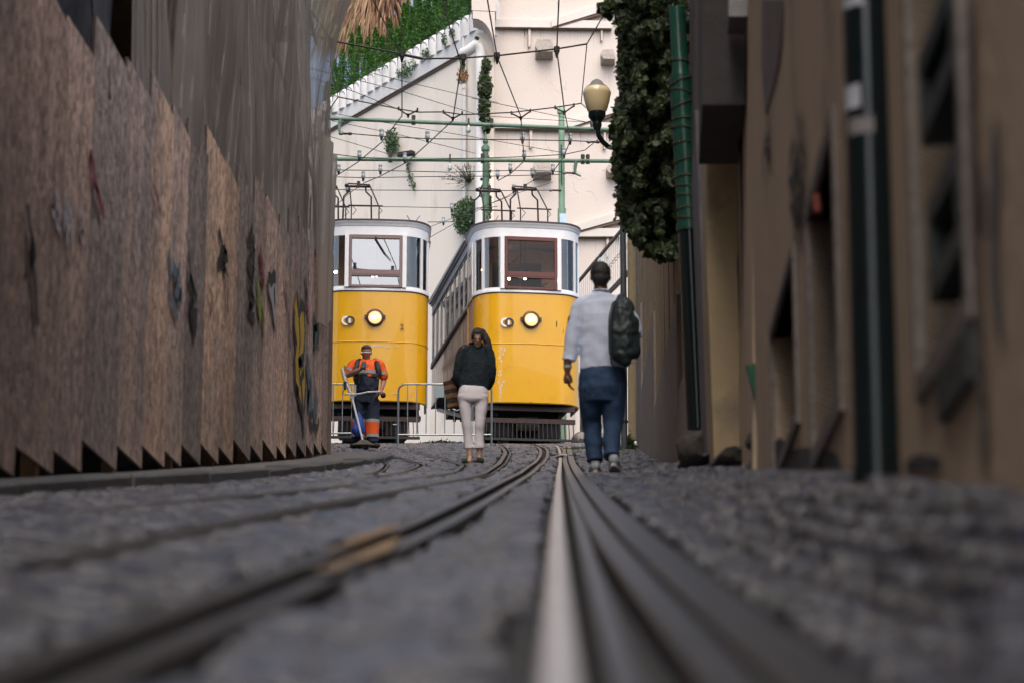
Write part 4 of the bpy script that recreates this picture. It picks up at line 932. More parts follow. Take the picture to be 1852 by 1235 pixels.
bush(wallblob(708, 257, 13, 24, .3), 600, .085, 'bushleaf', 'round green shrub growing from the pale wall above the floodlight', twigs=[[lw(706, 285)[0], lw(708, 262, .2)[0]]])
bush(multi([wallblob(738, 300, 4, 12, .15), wallblob(742, 322, 5, 14, .15), wallblob(748, 337, 5, 8, .15)], [1, 1.2, .8]), 170, .065, 'bushleaf', 'thin trailing plant on the wall under the floodlight', twigs=[[lw(748, 346)[0], lw(744, 330, .1)[0], lw(738, 305, .1)[0], lw(735, 290, .1)[0]]])
tws = []; ends = []
for k in range(70):
    a = random.uniform(2.1, 5.6) if random.random() < .8 else random.uniform(1.2, 2.2); L_ = random.uniform(14, 52); x, y = 848, 326
    pe = lw(x+L_*math.cos(a)*1.05, y+abs(L_*math.sin(a))*(-1 if random.random() < .85 else .5)*.75, .35)[0]; tws.append([lw(850, 330)[0], pe]); ends.append(pe)
bush(lambda: tuple(Vector(random.choice(tws)[0]).lerp(random.choice(ends), random.random()*.35) if random.random() < .35 else (lambda t: t[0].lerp(t[1], random.uniform(.3, 1)))(random.choice(tws))), 420, .05, 'bushleaf', 'spiky straw coloured grass tuft sprouting left of the fat drainpipe', name='grass_tuft', cat='plant', twigs=tws, tw=.004)
bush(multi([wallblob(842, 388, 24, 26, .5), wallblob(850, 375, 20, 18, .4), wallblob(836, 410, 14, 14, .4)], [2, 1, .7]), 2300, .085, 'bushleaf', 'dense round dark green bush beside the fat drainpipe above the tram roof')
bush(multi([blob(879, 120, 8, 14, BY-.5), blob(877, 155, 12, 28, BY-.5), blob(876, 195, 10, 26, BY-.5), blob(880, 225, 7, 18, BY-.5)], [.7, 2, 1.6, 1]), 1700, .08, 'ivyleaf', 'climbing ivy clinging to the fat white drainpipe', name='ivy', cat='ivy', sides=5)
bush(blob(836, 138, 10, 14, BY-.3), 330, .075, 'dryleaf', 'withered brown plant hanging left of the ivy covered drainpipe')
bush(blob(837, 118, 5, 8, BY-.3), 90, .06, 'bushleaf', 'small green sprig above the withered brown plant')
bush(multi([blob(882, 310, 5, 34, 60), blob(884, 370, 5, 26, 60), blob(876, 345, 6, 30, 60)], [1, 1, .6]), 420, .07, 'ivyleaf', 'thin ivy creeping up the left green pole', name='ivy', cat='ivy', sides=5)
bush(multi([wallblob(731, 132, 14, 12, .3), wallblob(770, 98, 10, 10, .25), wallblob(742, 118, 12, 12, .3)], [1.5, 1, 1]), 650, .07, 'bushleaf', 'grey green tufts spilling over the balustrade foot')
bush(multi([wallblob(803, 72, 6, 14, .3), wallblob(817, 60, 5, 9, .3)], [1, 1]), 220, .07, 'bushleaf', 'small green tuft between balustrade panels near the corner')
bush(multi([wallblob(598, 200, 6, 12, .3), wallblob(690, 120, 10, 7, .3)], [1, 1]), 150, .06, 'bushleaf', 'thin weeds on the coping at the left end of the balustrade')
bush(wallblob(672, 127, 3, 6, .2), 50, .06, 'bushleaf', 'tiny green plant between two balustrade panels')
# conifer hedge: single flame-shaped conifers
hedge_tops = [(590, 150), (603, 110), (617, 92), (633, 62), (646, 50), (662, 70), (676, 52), (688, 66), (703, 36), (716, 50), (728, 8), (742, 14), (756, -10), (770, -20), (786, -14), (801, -40), (818, -34), (834, -60), (850, -50), (868, -80)]
def conifer(px, pty, off, j):
    base, s = lw(px, 300, -1.0-off); b = LW(s, ztop_cop-.1, -1.0-off); top = on_line(px, pty, (LP0+LNv*(-1.0-off)), (LP0+LNv*(-1.0-off)+LD)); h = max(1.6, top.z-b.z)
    side = 'far left' if px < 640 else ''
    e = empty('conifer', b, LBL[j], 'conifer', 'conifers in the hedge above the balustrade')
    MB().tube([b, b+Vector((0, 0, h*.8))], [.06, .02], 6).build('trunk', M['twig'], e)
    n = int(950*h); cs = []
    ph = random.random()*6
    for k in range(n):
        t = random.random()**.85; r = .34*(1-t)**.6*(.55+.45*min(1, t*8+.3)); a = random.uniform(0, 6.283); rr = r*(random.random()**.3)*(1+.3*math.sin(a*3+t*14+ph))
        cs.append((b.x+rr*math.cos(a), b.y+rr*math.sin(a), b.z+t*h))
    vs, fs = leaves(cs, .085, .5, 4, norm=(0, -.5, .5), jitter=1, asp=.55, droop=-.0)
    mb = MB(); mb.v = vs; mb.f = [tuple(f) for f in fs]; mb.mi = [0]*len(fs); mb.build('crown', M['conleaf'], e, fix=False, kind='stuff')
ordn = ['leftmost', 'second', 'third', 'fourth', 'fifth', 'sixth', 'seventh', 'eighth', 'ninth', 'tenth', 'eleventh', 'twelfth', 'thirteenth', 'fourteenth', 'fifteenth', 'sixteenth', 'seventeenth', 'eighteenth', 'nineteenth', 'rightmost']
LBL = [('%s upright green conifer %s' % (w_, 'of the front row above the balustrade' if 0 < k < 19 else 'in the front row above the balustrade')).replace('conifer of', 'conifer from the left in') if 0 < k < 19 else '%s upright green conifer in the front row above the balustrade' % w_ for k, w_ in enumerate(ordn)]
for j, (x, y) in enumerate(hedge_tops): conifer(x, y, random.uniform(0, .25), j)
LBL = ['%s tall green conifer of the back row behind the hedge' % w_ for w_ in ordn[:11]+['rightmost']]
for j, (x, y) in enumerate([(596, 150), (612, 120), (640, 100), (668, 85), (710, 60), (735, 0), (752, -40), (772, -70), (793, -90), (815, -110), (840, -130), (864, -150)]): conifer(x, y, .75, j)
# palm: trunk wrapped in dead hanging fronds
pb = atY(690, 200, 77); pb.z = ztop_cop-.5; pt = atY(690, -150, 77)
palm = empty('palm_tree', pb, 'palm skirted with orange brown dead fronds behind the conifers', 'palm tree')
MB().tube([pb, pt], .35, 12).build('trunk', M['twig'], palm)
for nm, m_, n, xr, yr, xs_ in (('dead_fronds', 'frond', 2300, (585, 745), (-80, 60), 0), ('green_fronds', 'frondg', 500, (588, 680), (-60, 60), 1)):
    mb = MB()
    for k in range(n):
        x = random.gauss((xr[0]+xr[1])/2+(0 if not xs_ else -5), 30 if not xs_ else 22); y = random.uniform(*yr)
        y = min(y, 120-abs(x-650)*.15)
        lean = (x-690)/70*.35; L_ = random.uniform(.6, 1.5); p = atY(x, y, 76.5+random.uniform(-.8, .8)); q = p+Vector((lean*L_+random.gauss(0, .12), random.gauss(0, .1), -L_)); w_ = Vector((.022, random.uniform(-.01, .01), .004))
        mid_ = (p+q)/2+Vector((lean*.1, -.05, .08)); mb.add([p-w_, p+w_, mid_+w_, q, mid_-w_], [(0, 1, 2, 3, 4)])
    mb.build(nm, M[m_], palm, fix=False, kind='stuff')
MB().tube([atY(708, 70, 69), atY(708, 20, 69)], .01, 5).build('thin_rod', M['galv'], label='thin pale rod standing among the conifers', cat='rod') if False else None
# weeds on the street
def weeds(cx, cy, Y, rx, n, h, label, size=.05):
    c = atY(cx, cy, Y); gx = c.x
    def f():
        a = random.gauss(0, rx*.5); b = random.gauss(0, rx*.35); X, YY_ = gx+a, Y+b; return (X, YY_, gnd(X, YY_)+abs(random.gauss(0, h*.5))*(1-min(.8, abs(a)/rx)))
    bush(f, n, size, 'weed', label, name='weeds', cat='weeds')
weeds(1139, 805, 36.6, .13, 700, .22, 'clump of green weeds at the foot of the cream downpipe', .045)
weeds(800, 800, 55, .5, 260, .08, 'weeds between the two trams behind the barrier', .05); weeds(866, 800, 49.5, .1, 60, .05, 'few weeds by the tram fender behind the woman', .04)
weeds(1047, 812, 38.5, .3, 260, .04, 'flat green weeds among the setts left of the walker', .035); weeds(1040, 824, 33, .12, 90, .03, 'tiny weed patch beside the rails near the walker', .03)
weeds(712, 800, 52, .25, 100, .06, 'low weeds under the front of the left tram', .045)
# distant ground beyond and closing walls at far left
e = MB().box((-16, 66, 14), (14, 30, 26)).build('distant_house', M['pale'], label='pale house wall seen beyond the end of the hoarding', cat='house') if False else None
# ================================================================ trams (level bodies on a wedge underframe)
def H(py, base): return atY(950, py, 50.17).z-base
def rings2(mb, c, r, th, dep, n=28):
    vs = []; fs = []
    for k in range(n):
        a = 2*math.pi*k/n
        for (rr, y) in ((r-th/2, 0), (r+th/2, 0), (r+th/2, dep), (r-th/2, dep)): vs.append((c[0]+rr*math.cos(a), c[1]-y, c[2]+rr*math.sin(a)))
    for k in range(n):
        q = (k+1) % n
        for j in range(4): fs.append((k*4+j, q*4+j, q*4+(j+1) % 4, k*4+(j+1) % 4))
    return mb.add(vs, fs)
def text_mesh(txt, size, name, m, parent, loc, rot=(math.pi/2, 0, 0), ext=.002):
    cu = bpy.data.curves.new('t', 'FONT'); cu.body = txt; cu.size = size; cu.extrude = ext; cu.align_x = 'CENTER'
    to = bpy.data.objects.new('t', cu); C.objects.link(to); dg = bpy.context.evaluated_depsgraph_get(); me = bpy.data.meshes.new_from_object(to.evaluated_get(dg))
    bpy.data.objects.remove(to); me.materials.clear(); me.materials.append(m); o = bpy.data.objects.new(name, me); C.objects.link(o); o.parent = parent; o.location = loc; o.rotation_euler = rot; return o

def tram(base, yaw, num, label, sash, lit, wiper):
    e = empty('tram', base, label, 'tram', 'yellow trams side by side at the passing loop', rz=yaw)
    bz = 8.27
    hb, hbead, hy, hs0, hp0, hp1, hm1, hg1, hs1, hf0, hf1, hc, hr = .885, 2.16, 3.247, 3.337, 3.385, 3.58, 3.717, 4.405, 4.48, 4.50, 4.69, 4.79, 4.83
    W_, F_, D_, L_ = 1.15, .60, .70, 8.0
    def outline(o=0., n=9, flat=4, y_end=None):
        """plan of the nose from the left rear to the right rear, offset outward by o"""
        pts = []
        for k in range(n+1):                     # left corner to left of flat
            t = math.pi/2*(1-k/n); x = -(F_+(W_+o-F_)*math.sin(t)); y = .03-o+(D_-.03+o)*(1-math.cos(t)); pts.append((x, y))
        for k in range(1, flat):
            x = -F_+2*F_*k/flat; pts.append((x, .03*(x/F_)**2-o))
        for k in range(n+1):
            t = math.pi/2*k/n; x = (F_+(W_+o-F_)*math.sin(t)); y = .03-o+(D_-.03+o)*(1-math.cos(t)); pts.append((x, y))
        if y_end: pts = [(-(W_+o), y_end)]+pts+[(W_+o, y_end)]
        return pts
    def band(prof, i0=0, i1=None, inner=.04, y_end=None):
        """prof: list of (offset, z); strip swept along the nose plan and given a back"""
        mb = LMB(); cols = []; n = None
        P = [outline(o, y_end=y_end) for o, z in prof]; Pi = outline(-inner, y_end=y_end); i1_ = i1 if i1 is not None else len(Pi)
        vs = []; k = len(prof)
        for i in range(i0, i1_):
            for j, (o, z) in enumerate(prof): vs.append((P[j][i][0], P[j][i][1], z))
            vs.append((Pi[i][0], Pi[i][1], prof[-1][1])); vs.append((Pi[i][0], Pi[i][1], prof[0][1]))
        m = k+2; N = i1_-i0; fs = []
        for i in range(N-1):
            for j in range(m): fs.append((i*m+j, (i+1)*m+j, (i+1)*m+(j+1) % m, i*m+(j+1) % m))
        fs += [tuple(range(m)), tuple(reversed(range((N-1)*m, N*m)))]
        return mb.add(vs, fs)
    nose_n = len(outline())
    a = band([(0, hbead+.012), (0, hy)]).build('upper_front_panel', M['yellow'], e, smooth=True)
    band([(-.02, hb), (0, hb+.02), (0, hbead-.012)], y_end=1.5).build('lower_apron', M['yellow'], e, smooth=True)
    band([(0, hbead-.012), (.012, hbead), (0, hbead+.012)]).build('bead', M['yellow'], e, smooth=True)
    band([(.008, hy), (.008, hy+.022)]).build('dark_line', M['maroon'], e)
    band([(.022, hy+.022), (.026, hy+.05), (.014, hs0-.004)], y_end=1.5).build('belt_rail', M['cream_tram'], e, smooth=True)
    band([(0, hf0-.02), (0, hf1)], y_end=1.5).build('fascia', M['cream_tram'], e, smooth=True)
    band([(.01, hf1), (.022, hf1+.02), (.026, hf1+.045), (.04, hf1+.06), (.055, hc-.015), (.05, hc)], inner=.1, y_end=1.5).build('cornice', M['cream_tram'], e, smooth=True)
    # roof
    mb = LMB(); ol = outline(.062)+[(W_+.09, L_), (-W_-.09, L_)]; ol2 = outline(-.25)+[(W_-.25, L_), (-W_+.25, L_)]; n = len(ol)
    mb.add([(x, y, hc) for x, y in ol]+[(x, y, hr) for x, y in ol]+[(x, y, hr+.07) for x, y in ol2], [tuple(range(n))]+[(i, (i+1) % n, (i+1) % n+n, i+n) for i in range(n)]+[(i+n, (i+1) % n+n, (i+1) % n+2*n, i+2*n) for i in range(n)]+[tuple(range(2*n, 3*n))])
    mb.build('roof', M['maroon'], e)
    # nose posts between the curved windows
    ol = outline(.0)
    def post(i0, i1, z0=hs0-.005, z1=hf0, m='cream_tram'): return band([(.002, z0), (.002, z1)], i0, i1, inner=.05).build('window_post', M[m], e, smooth=True)
    def pseg(x0, x1, nm='window_post', m='cream_tram', o=.004, inner=.05, z0=hs0-.005, z1=hf0):
        oo = outline(o, n=40, flat=4); ii = outline(-inner, n=40, flat=4); sel = [k for k, (x, y) in enumerate(oo) if x0 <= x <= x1]
        if len(sel) < 2: return None
        mb = LMB(); vs = []; fs = []
        for k in sel: vs += [(oo[k][0], oo[k][1], z0), (oo[k][0], oo[k][1], z1), (ii[k][0], ii[k][1], z1), (ii[k][0], ii[k][1], z0)]
        N = len(sel)
        for i in range(N-1):
            for j in range(4): fs.append((i*4+j, (i+1)*4+j, (i+1)*4+(j+1) % 4, i*4+(j+1) % 4))
        fs += [(3, 2, 1, 0), ((N-1)*4, (N-1)*4+1, (N-1)*4+2, (N-1)*4+3)]
        return mb.add(vs, fs).build(nm, M[m], e, smooth=True)
    for sgn in (-1, 1):
        def S(a, b): return (a, b) if sgn > 0 else (-b, -a)
        MBb = LMB().box((sgn*.615, -.002, (hs0+hf0)/2), (.085, .06, hf0-hs0+.0)); MBb.build('window_post', M['cream_tram'], e)
        pseg(*S(.965, 1.035)); pseg(*S(1.13, 1.16))
        LMB().box((sgn*1.145, D_+.06, (hs0+hf0)/2), (.05, .16, hf0-hs0)).build('window_post', M['cream_tram'], e)
        pseg(*S(.64, .97), nm='window_pane', m='glass', o=-.018, inner=.024, z0=hs0, z1=hf0-.02); pseg(*S(1.03, 1.135), nm='window_pane', m='glass', o=-.018, inner=.024, z0=hs0, z1=hf0-.02)
        pseg(*S(.64, .97), nm='window_frame', m='cream_tram', o=-.006, inner=.03, z0=hs0-.004, z1=hs0+.035); pseg(*S(1.03, 1.135), nm='window_frame', m='cream_tram', o=-.006, inner=.03, z0=hs0-.004, z1=hs0+.035)
    # windshield sash
    x0, x1 = -.565, .565
    ws = LMB()
    for (cx, cz, sx, sz) in ((x0+.03, (hs0+hs1)/2, .06, hs1-hs0), (x1-.03, (hs0+hs1)/2, .06, hs1-hs0)): ws.box((cx, -.012, cz), (sx, .06, sz), bev=.006)
    for (za, zb) in ((hs0, hp0), (hp1, hm1), (hg1, hs1)): ws.box((0, -.014, (za+zb)/2), (x1-x0-.12, .058, zb-za))
    sashp = ws.build('windshield_frame', M[sash], e)
    LMB().box((0, -.046, hp1+.045), (x1-x0-.14, .008, .018)).build('frame_moulding', M[sash], e)
    for (za, zb) in ((hp0, hp1), (hm1, hg1)): 
        t = .0
        LMB().add([(x0+.06, .006, za), (x1-.06, .006, za), (x1-.06, .006, zb), (x0+.06, .006, zb)], [(0, 1, 2, 3)]).build('windshield_pane', M['glass_ws' if num == '1' else 'glass_sky'], e, fix=False)
    if wiper:
        wp = LMB(); wp.tube([(-.02, -.06, hg1+.0), (.17, -.065, hm1+.38), (.33, -.055, hm1+.2)], [.014, .012, .006], 6); wp.tube([(.01, -.058, hg1-.02), (.2, -.05, hm1+.36)], .006, 5); wp.box((.0, -.05, hg1), (.05, .05, .05)); wp.build('wiper', M['clamp'], e)
    # headlight
    hz = H(578, bz)
    hl = LMB(); hl.lathe((0, 0, hz), [(.19, .01), (.19, -.04), (.175, -.075), (.15, -.085), (.14, -.06), (.14, -.02)], 28, axis='Y'); hl = hl.build('headlight', M['redwood'] if False else M['maroon'], e, smooth=True)
    def sub(mb, name, m, par, smooth=False): return mb.build(name, m, par, smooth=smooth)
    sub(LMB().lathe((0, 0, hz), [(.14, -.035), (.11, -.058), (.05, -.068), (.002, -.07)], 28, axis='Y'), 'headlamp_glass', M['lens'], hl, True)
    sub(LMB().ball((-.045, -.07, hz-.01), (.045, .012, .045)), 'filament', M['lenshot'], hl, True); sub(LMB().ball((.05, -.068, hz+.012), (.03, .012, .035)), 'filament', M['lenshot'], hl, True)
    for s_ in (-1, 1): sub(LMB().box((s_*.2, -.03, hz+.01), (.05, .04, .08)), 'hinge_lug', M['maroon'], hl)
    # emblem of two linked rings, number
    xe = -.61 if num == '2' else -.55
    off = .012
    em = rings2(LMB(), (xe, -off+.0, H(584, bz)), .078, .04, .008).build('emblem_ring', M['whitepaint'], e); em = rings2(LMB(), (xe+.085, -off-.004, H(584, bz)), .078, .04, .008).build('emblem_ring', M['blackpaint'], e)
    text_mesh(num, .17, 'number', M['blackpaint'], e, (.575, .004, H(598, bz)+.0) if num == '2' else (.56, .01, H(588, bz)+.0))
    if num == '1': text_mesh('1', .09, 'number', M['blackpaint'], e, (.70, -.0, H(598, bz)), rot=(math.pi/2, 0, .2))
    rs = random.Random(5 if num == '1' else 9); fl = LMB()
    for k in range(34 if num == '1' else 16):
        if num == '1': x, z = -.64+rs.gauss(0, .03)+.0*k, hb+.05+rs.random()*1.15
        else: x, z = -.1+rs.random()*.75, hbead-.10+rs.gauss(0, .02)
        yo_ = -.004 if abs(x) < F_ else .03-.004+(D_-.03)*(1-math.sqrt(max(0, 1-((abs(x)-F_)/(W_-F_))**2)))
        w2, h2 = (rs.uniform(.004, .014), rs.uniform(.01, .06)) if num == '1' else (rs.uniform(.02, .08), rs.uniform(.004, .01))
        fl.add([(x-w2, yo_, z), (x, yo_, z-h2), (x+w2, yo_, z+.01), (x+.002, yo_, z+h2)], [(0, 1, 2, 3)])
    fl.build('paint_scratch', M['offwhite'], e, fix=False, kind='stuff')
    # step lug
    LMB().box((.02 if num == '2' else 0, -.01, hb+.04), (.02, .03, .03)).build('lug', M['yellow'], e)
    # sides
    for sgn in (-1, 1):
        X = sgn*W_; z_pan = hbead+.04
        def sb(y0, y1, z0, z1, nm, m, o=0., t=.035): LMB().box((X+sgn*(o-t/2), (y0+y1)/2, (z0+z1)/2), (t, y1-y0, z1-z0)).build(nm, M[m], e)
        sb(D_+.01, 1.42, z_pan, hy, 'cab_side_panel', 'brownpanel'); sb(1.42, 1.5, z_pan-.02, hy+.03, 'corner_strip', 'yellow', .012)
        sb(D_, 1.5, hy, hs0, 'cab_sill', 'greyframe', .02)
        sb(1.5, L_, hy-.11, hy-.03, 'sill_rail', 'maroon', .03); sb(1.5, L_, hy-.03, hs0-.05, 'sill_rail', 'greyframe', .022)
        y = 1.5; k = 0
        while y < L_-.3:
            y2 = min(y+.46, L_); sb(y+.03, y2-.03, z_pan, hy-.11, 'plank', 'brownpanel'); y = y2; k += 1
        sb(1.5, L_, z_pan, hy-.11, 'side_backing', 'chassis', -.04, .02)
        sb(1.5, L_, z_pan-.05, z_pan-.003, 'lower_moulding', 'maroon', .012)
        # cab window (two lights) and saloon windows
        sb(.86, .93, hs0, hf0-.1, 'window_frame', 'greyframe'); sb(1.36, 1.52, hs0-.08, hf1-.02, 'pillar', 'greyframe', .012); sb(.93, 1.36, hs0+.5, hs0+.56, 'window_frame', 'greyframe'); sb(.93, 1.36, hs0, hs0+.06, 'window_frame', 'greyframe'); sb(.86, 1.36, hf0-.13, hf0-.02, 'window_frame', 'greyframe')
        sb(.93, 1.36, hs0+.06, hf0-.1, 'window_pane', 'glass', -.015, .006)
        y = 1.52; nW = 8; wW = (L_-1.6)/nW
        for k in range(nW):
            sb(y+wW-.1, y+wW, hs0-.08, hf0-.02, 'window_post', 'greyframe'); sb(y, y+wW-.1, hs0-.08, hs0-.01, 'window_frame', 'greyframe', -.004)
            sb(y, y+wW-.1, hs0-.01, hf0-.07, 'window_pane', 'glass', -.02, .006); sb(y, y+wW-.1, hf0-.07, hf0-.02, 'window_frame', 'greyframe', -.004); y += wW
        sb(1.5, L_, hf0-.02, hf1, 'side_fascia', 'greyframe'); sb(1.5, L_, hf1, hf1+.05, 'side_cornice', 'greyframe', .04, .08); sb(1.5, L_, hf1+.05, hc, 'side_cornice', 'greyframe', .085, .13); sb(1.52, L_, hf0-.03, hf0-.012, 'drip_moulding', 'maroon', .014)
    LMB().box((0, L_-.03, (hbead+hf1)/2), (2*W_, .05, hf1-hbead)).build('rear_wall', M['cream_tram'], e)
    # interior
    LMB().box((0, L_/2+.4, hbead+.12), (2*W_-.1, L_-.9, .08)).build('floor', M['interior'], e)
    LMB().box((0, L_/2+.35, hc-.04), (2*W_-.12, L_-1.0, .03)).build('ceiling', M['ceiling'], e)
    pw = LMB(); yb = 1.9
    for s_ in (-1, 1): pw.box((s_*.83, yb, (hbead+hf1)/2), (.56, .04, hf1-hbead-.1))
    pw.box((0, yb, hf1-.16), (1.15, .04, .3)); pw.build('cab_bulkhead', M['ceiling'], e)
    for k in range(7):
        for s_ in (-1, 1): 
            st_ = LMB(); st_.box((s_*.72, 2.5+k*.75, hbead+.5), (.7, .4, .06), bev=.02); st_.box((s_*.72, 2.7+k*.75, hbead+.85), (.7, .05, .7), bev=.02); st_.build('bench', M['interior'], e)
    cn = LMB(); cn.box((.25, .42, hbead+.95), (.2, .2, .6)); cn.lathe((.25, .42, hbead+1.25), [(.14, 0), (.14, .08), (.03, .1)], 14); cn.tube([(.25, .42, hbead+1.36), (.42, .36, hbead+1.4)], .012, 6); cn.build('controller', M['clamp'], e)
    LMB().tube([(-.2, 1.2, hf1-.1), (.05, 1.15, hf1-.35)], .01, 5).build('bell_rod', M['galv'], e)
    for (x, y, z) in ((.04, 1.0, hm1+.12), (-.02, 2.9, hf0-.22), (.0, 4.4, hf0-.2), (-.85, 1.3, hm1+.25)) if lit == 2 else ((.02, .9, hm1-.02+.1), (-.05, 1.1, hp1-.11), (.02, 3.2, hf0-.18), (-.86, 1.2, hm1+.3), (.8, 1.4, hm1+.1)):
        bl = LMB().ball((x, y, z), .035); bl.build('light_bulb', M['bulb'], e, smooth=True)
        LMB().tube([(x, y, z+.03), (x, y, hc-.06)], .008, 5).build('bulb_stem', M['iron'], e)
    # underframe: wedge between the level body and the sloping track
    sl = .172
    ch = LMB()
    ch.prism([(0.35, hb+.1), (0.35, hb-.22), (L_-.1, hbead-.1), (L_-.1, hbead+.08), (1.4, hbead+.08), (1.4, hb+.1)], (-.75, 0, 0), (0, 1, 0), (0, 0, 1), (.1, 0, 0)); ch.build('chassis_side', M['chassis'], e)
    ch = LMB(); ch.prism([(0.35, hb+.1), (0.35, hb-.22), (L_-.1, hbead-.1), (L_-.1, hbead+.08), (1.4, hbead+.08), (1.4, hb+.1)], (.65, 0, 0), (0, 1, 0), (0, 0, 1), (.1, 0, 0)); ch.build('chassis_side', M['chassis'], e)
    LMB().box((0, 1.2, hb+.35), (1.9, 1.6, .7)).build('underframe_fill_box', M['chassis'], e); LMB().box((0, 4.6, hbead-.1), (1.7, 6, .45)).build('underframe_fill_box', M['chassis'], e)
    for sgn in (-1, 1):
        LMB().bar((sgn*1.02, 1.5, hb-.1), (sgn*1.02, L_-.2, hbead-.05), .05, .09).build('sloping_frame_rail', M['galv'], e)
        LMB().bar((sgn*1.02, 1.5, z_pan-.1), (sgn*1.02, 5.0, z_pan-.1), .04, .1).build('frame_rail', M['chassis'], e)
        for yv in (2.4, 3.6, 4.8): LMB().bar((sgn*1.0, yv, hb-.15+.17*(yv-1.5)), (sgn*1.0, yv, z_pan-.05), .06, .06).build('frame_strut', M['iron'], e)
        LMB().tube([(sgn*1.04, 2.1, 1.32), (sgn*1.04, 3.1, 1.36)], .03, 8).build('air_pipe', M['galv'], e); LMB().lathe((sgn*.95, 2.8, 1.1), [(.17, -.0), (.17, .02)], 16, axis='X').build('valve_wheel', M['galv'], e)
    for (za, zb, y, m_) in ((hb-.13, hb-.02, .22, 'chassis_red'), (hb-.40, hb-.30, .18, 'chassis_red'), (.10, .15, .1, 'chassis')):
        LMB().box((0, y, (za+zb)/2), (1.95, .08, zb-za)).build('cross_beam', M[m_], e)
    for k in range(21):
        x = -.94+k*.094; LMB().bar((x, .13, .14), (x*.98, .16, hb-.3), .018, .018).build('fender_bar', M['iron'], e)
    for yv in (1.1, 4.3):
        for sgn in (-1, 1):
            wz = sl*yv+.30
            LMB().lathe((sgn*.48, yv, wz), [(.3, -.05), (.33, -.045), (.33, -.03), (.3, -.02), (.3, .05), (.12, .055), (.1, .08)], 24, axis='X').build('wheel', M['iron'], e, smooth=True)
        LMB().tube([(-.5, yv, sl*yv+.3), (.5, yv, sl*yv+.3)], .06, 10).build('axle', M['chassis'], e)
    LMB().box((0, .95, .62), (1.5, .5, .78), bev=.05).build('underframe_fill_box', M['chassis'], e); LMB().box((0, 2.6, 1.0), (1.3, 1.6, .9), bev=.05).build('underframe_fill_box', M['chassis'], e)  # dark filler added to shut out the bright wall seen beneath the tram
    LMB().box((0, .55, .52), (.5, .3, .34), bev=.03).build('drawgear_box', M['chassis'], e)
    for sgn in (-1, 1): LMB().box((sgn*.55, .3, .1), (.22, .25, .16), bev=.03).build('rail_guard', M['chassis'], e)
    # roof gear
    z0 = hr+.07
    def bow(cx, cy, s_=1., dx=0):
        b_ = empty('bow', (0, 0, 0), None, None); b_.name = 'bow_collector'; b_.parent = e
        t = .017; w_ = .30; hh = .96
        mb = LMB(); 
        for sg in (-1, 1):
            mb.tube([(cx+sg*w_*1.05, cy, z0-.03), (cx+sg*w_*1.0, cy+.03, z0+hh*.72), (cx+sg*w_*.62, cy+.03, z0+hh*.84), (cx+sg*w_*.58, cy+.03, z0+hh*.97)], .02, 7)
        mb.build('main_tube', M['iron'], b_, smooth=True)
        mb = LMB()
        for sg in (-1, 1): mb.tube([(cx+sg*w_+.17, cy-.3, z0-.03), (cx+sg*w_+.17, cy-.3, z0+hh*.4), (cx+sg*w_*.75+.05, cy-.1, z0+hh*.93)], .015, 7)
        mb.tube([(cx-w_+.1, cy-.3, z0+hh*.42), (cx+w_+.25, cy-.3, z0+hh*.42)], .017, 7); mb.build('lower_arm', M['iron'], b_, smooth=True)
        mb = LMB(); mb.tube([(cx-w_*.75, cy, z0+hh*.955), (cx+w_*.75, cy, z0+hh*.955)], .03, 8); mb.tube([(cx-w_*.7, cy, z0+hh*1.02), (cx+w_*.7, cy, z0+hh*1.0)], .016, 8)
        for sg in (-1, 1): mb.ball((cx+sg*w_*.8, cy, z0+hh*.97), .045)
        mb.box((cx+.02, cy, z0+hh*1.0), (.07, .07, .14)); mb.build('contact_bar', M['iron'], b_)
        mb = LMB(); mb.tube([(cx+w_+.17, cy-.3, z0+hh*.4), (cx+w_+.24, cy-.3, z0+hh*.3), (cx+w_+.15, cy-.3, z0+hh*.22)], .008, 5); mb.tube([(cx-w_+.2, cy-.3, z0+hh*.4), (cx-w_+.28, cy-.3, z0+hh*.32), (cx-w_+.2, cy-.3, z0+hh*.2)], .008, 5); mb.build('spring_wire', M['iron'], b_)
        return b_
    if num == '1': bow(.02, 1.0); bow(-.74, 1.25)
    else: bow(-.40, .95); bow(-1.12, 1.1)
    for (x, y) in ((.62, .6), (.32, .75), (-.45, .8), (-.7, .95)) if num == '1' else ((.82, .75), (.42, .6), (-.3, .7), (-.65, .8)):
        LMB().box((x, y, z0+.015), (.26, .22, .08), bev=.025).build('roof_box', M['maroon'], e)
    xa = -.72 if num == '1' else .82
    for s_ in (-1, 1): LMB().bar((xa+s_*.02, .8, z0+.05), (xa+s_*.14, .8, z0+.24), .025, .012).build('vee_aerial', M['iron'], e)
    for yv in (3.2, 4.6): LMB().box((-.72, yv, z0+.14), (.6, .8, .38), bev=.03).build('roof_resistor', M['maroon'], e); 
    return e
bR = atY(960.5, 804, 50.17); bL = atY(675.5, 800, 50.17)
tramR = tram(bR, R(8.8), '1', 'yellow and white tram numbered 1 with red brown windshield, on the right', 'redwood', 1, False)
tramL = tram(bL, R(4.2), '2', 'yellow and white tram numbered 2 with wiper, partly behind the hoarding', 'greywood', 2, True)
for o in [o for o in bpy.data.objects if o.name.startswith('bow_collector')]:
    for k in ('label', 'category'):
        if k in o: del o[k]
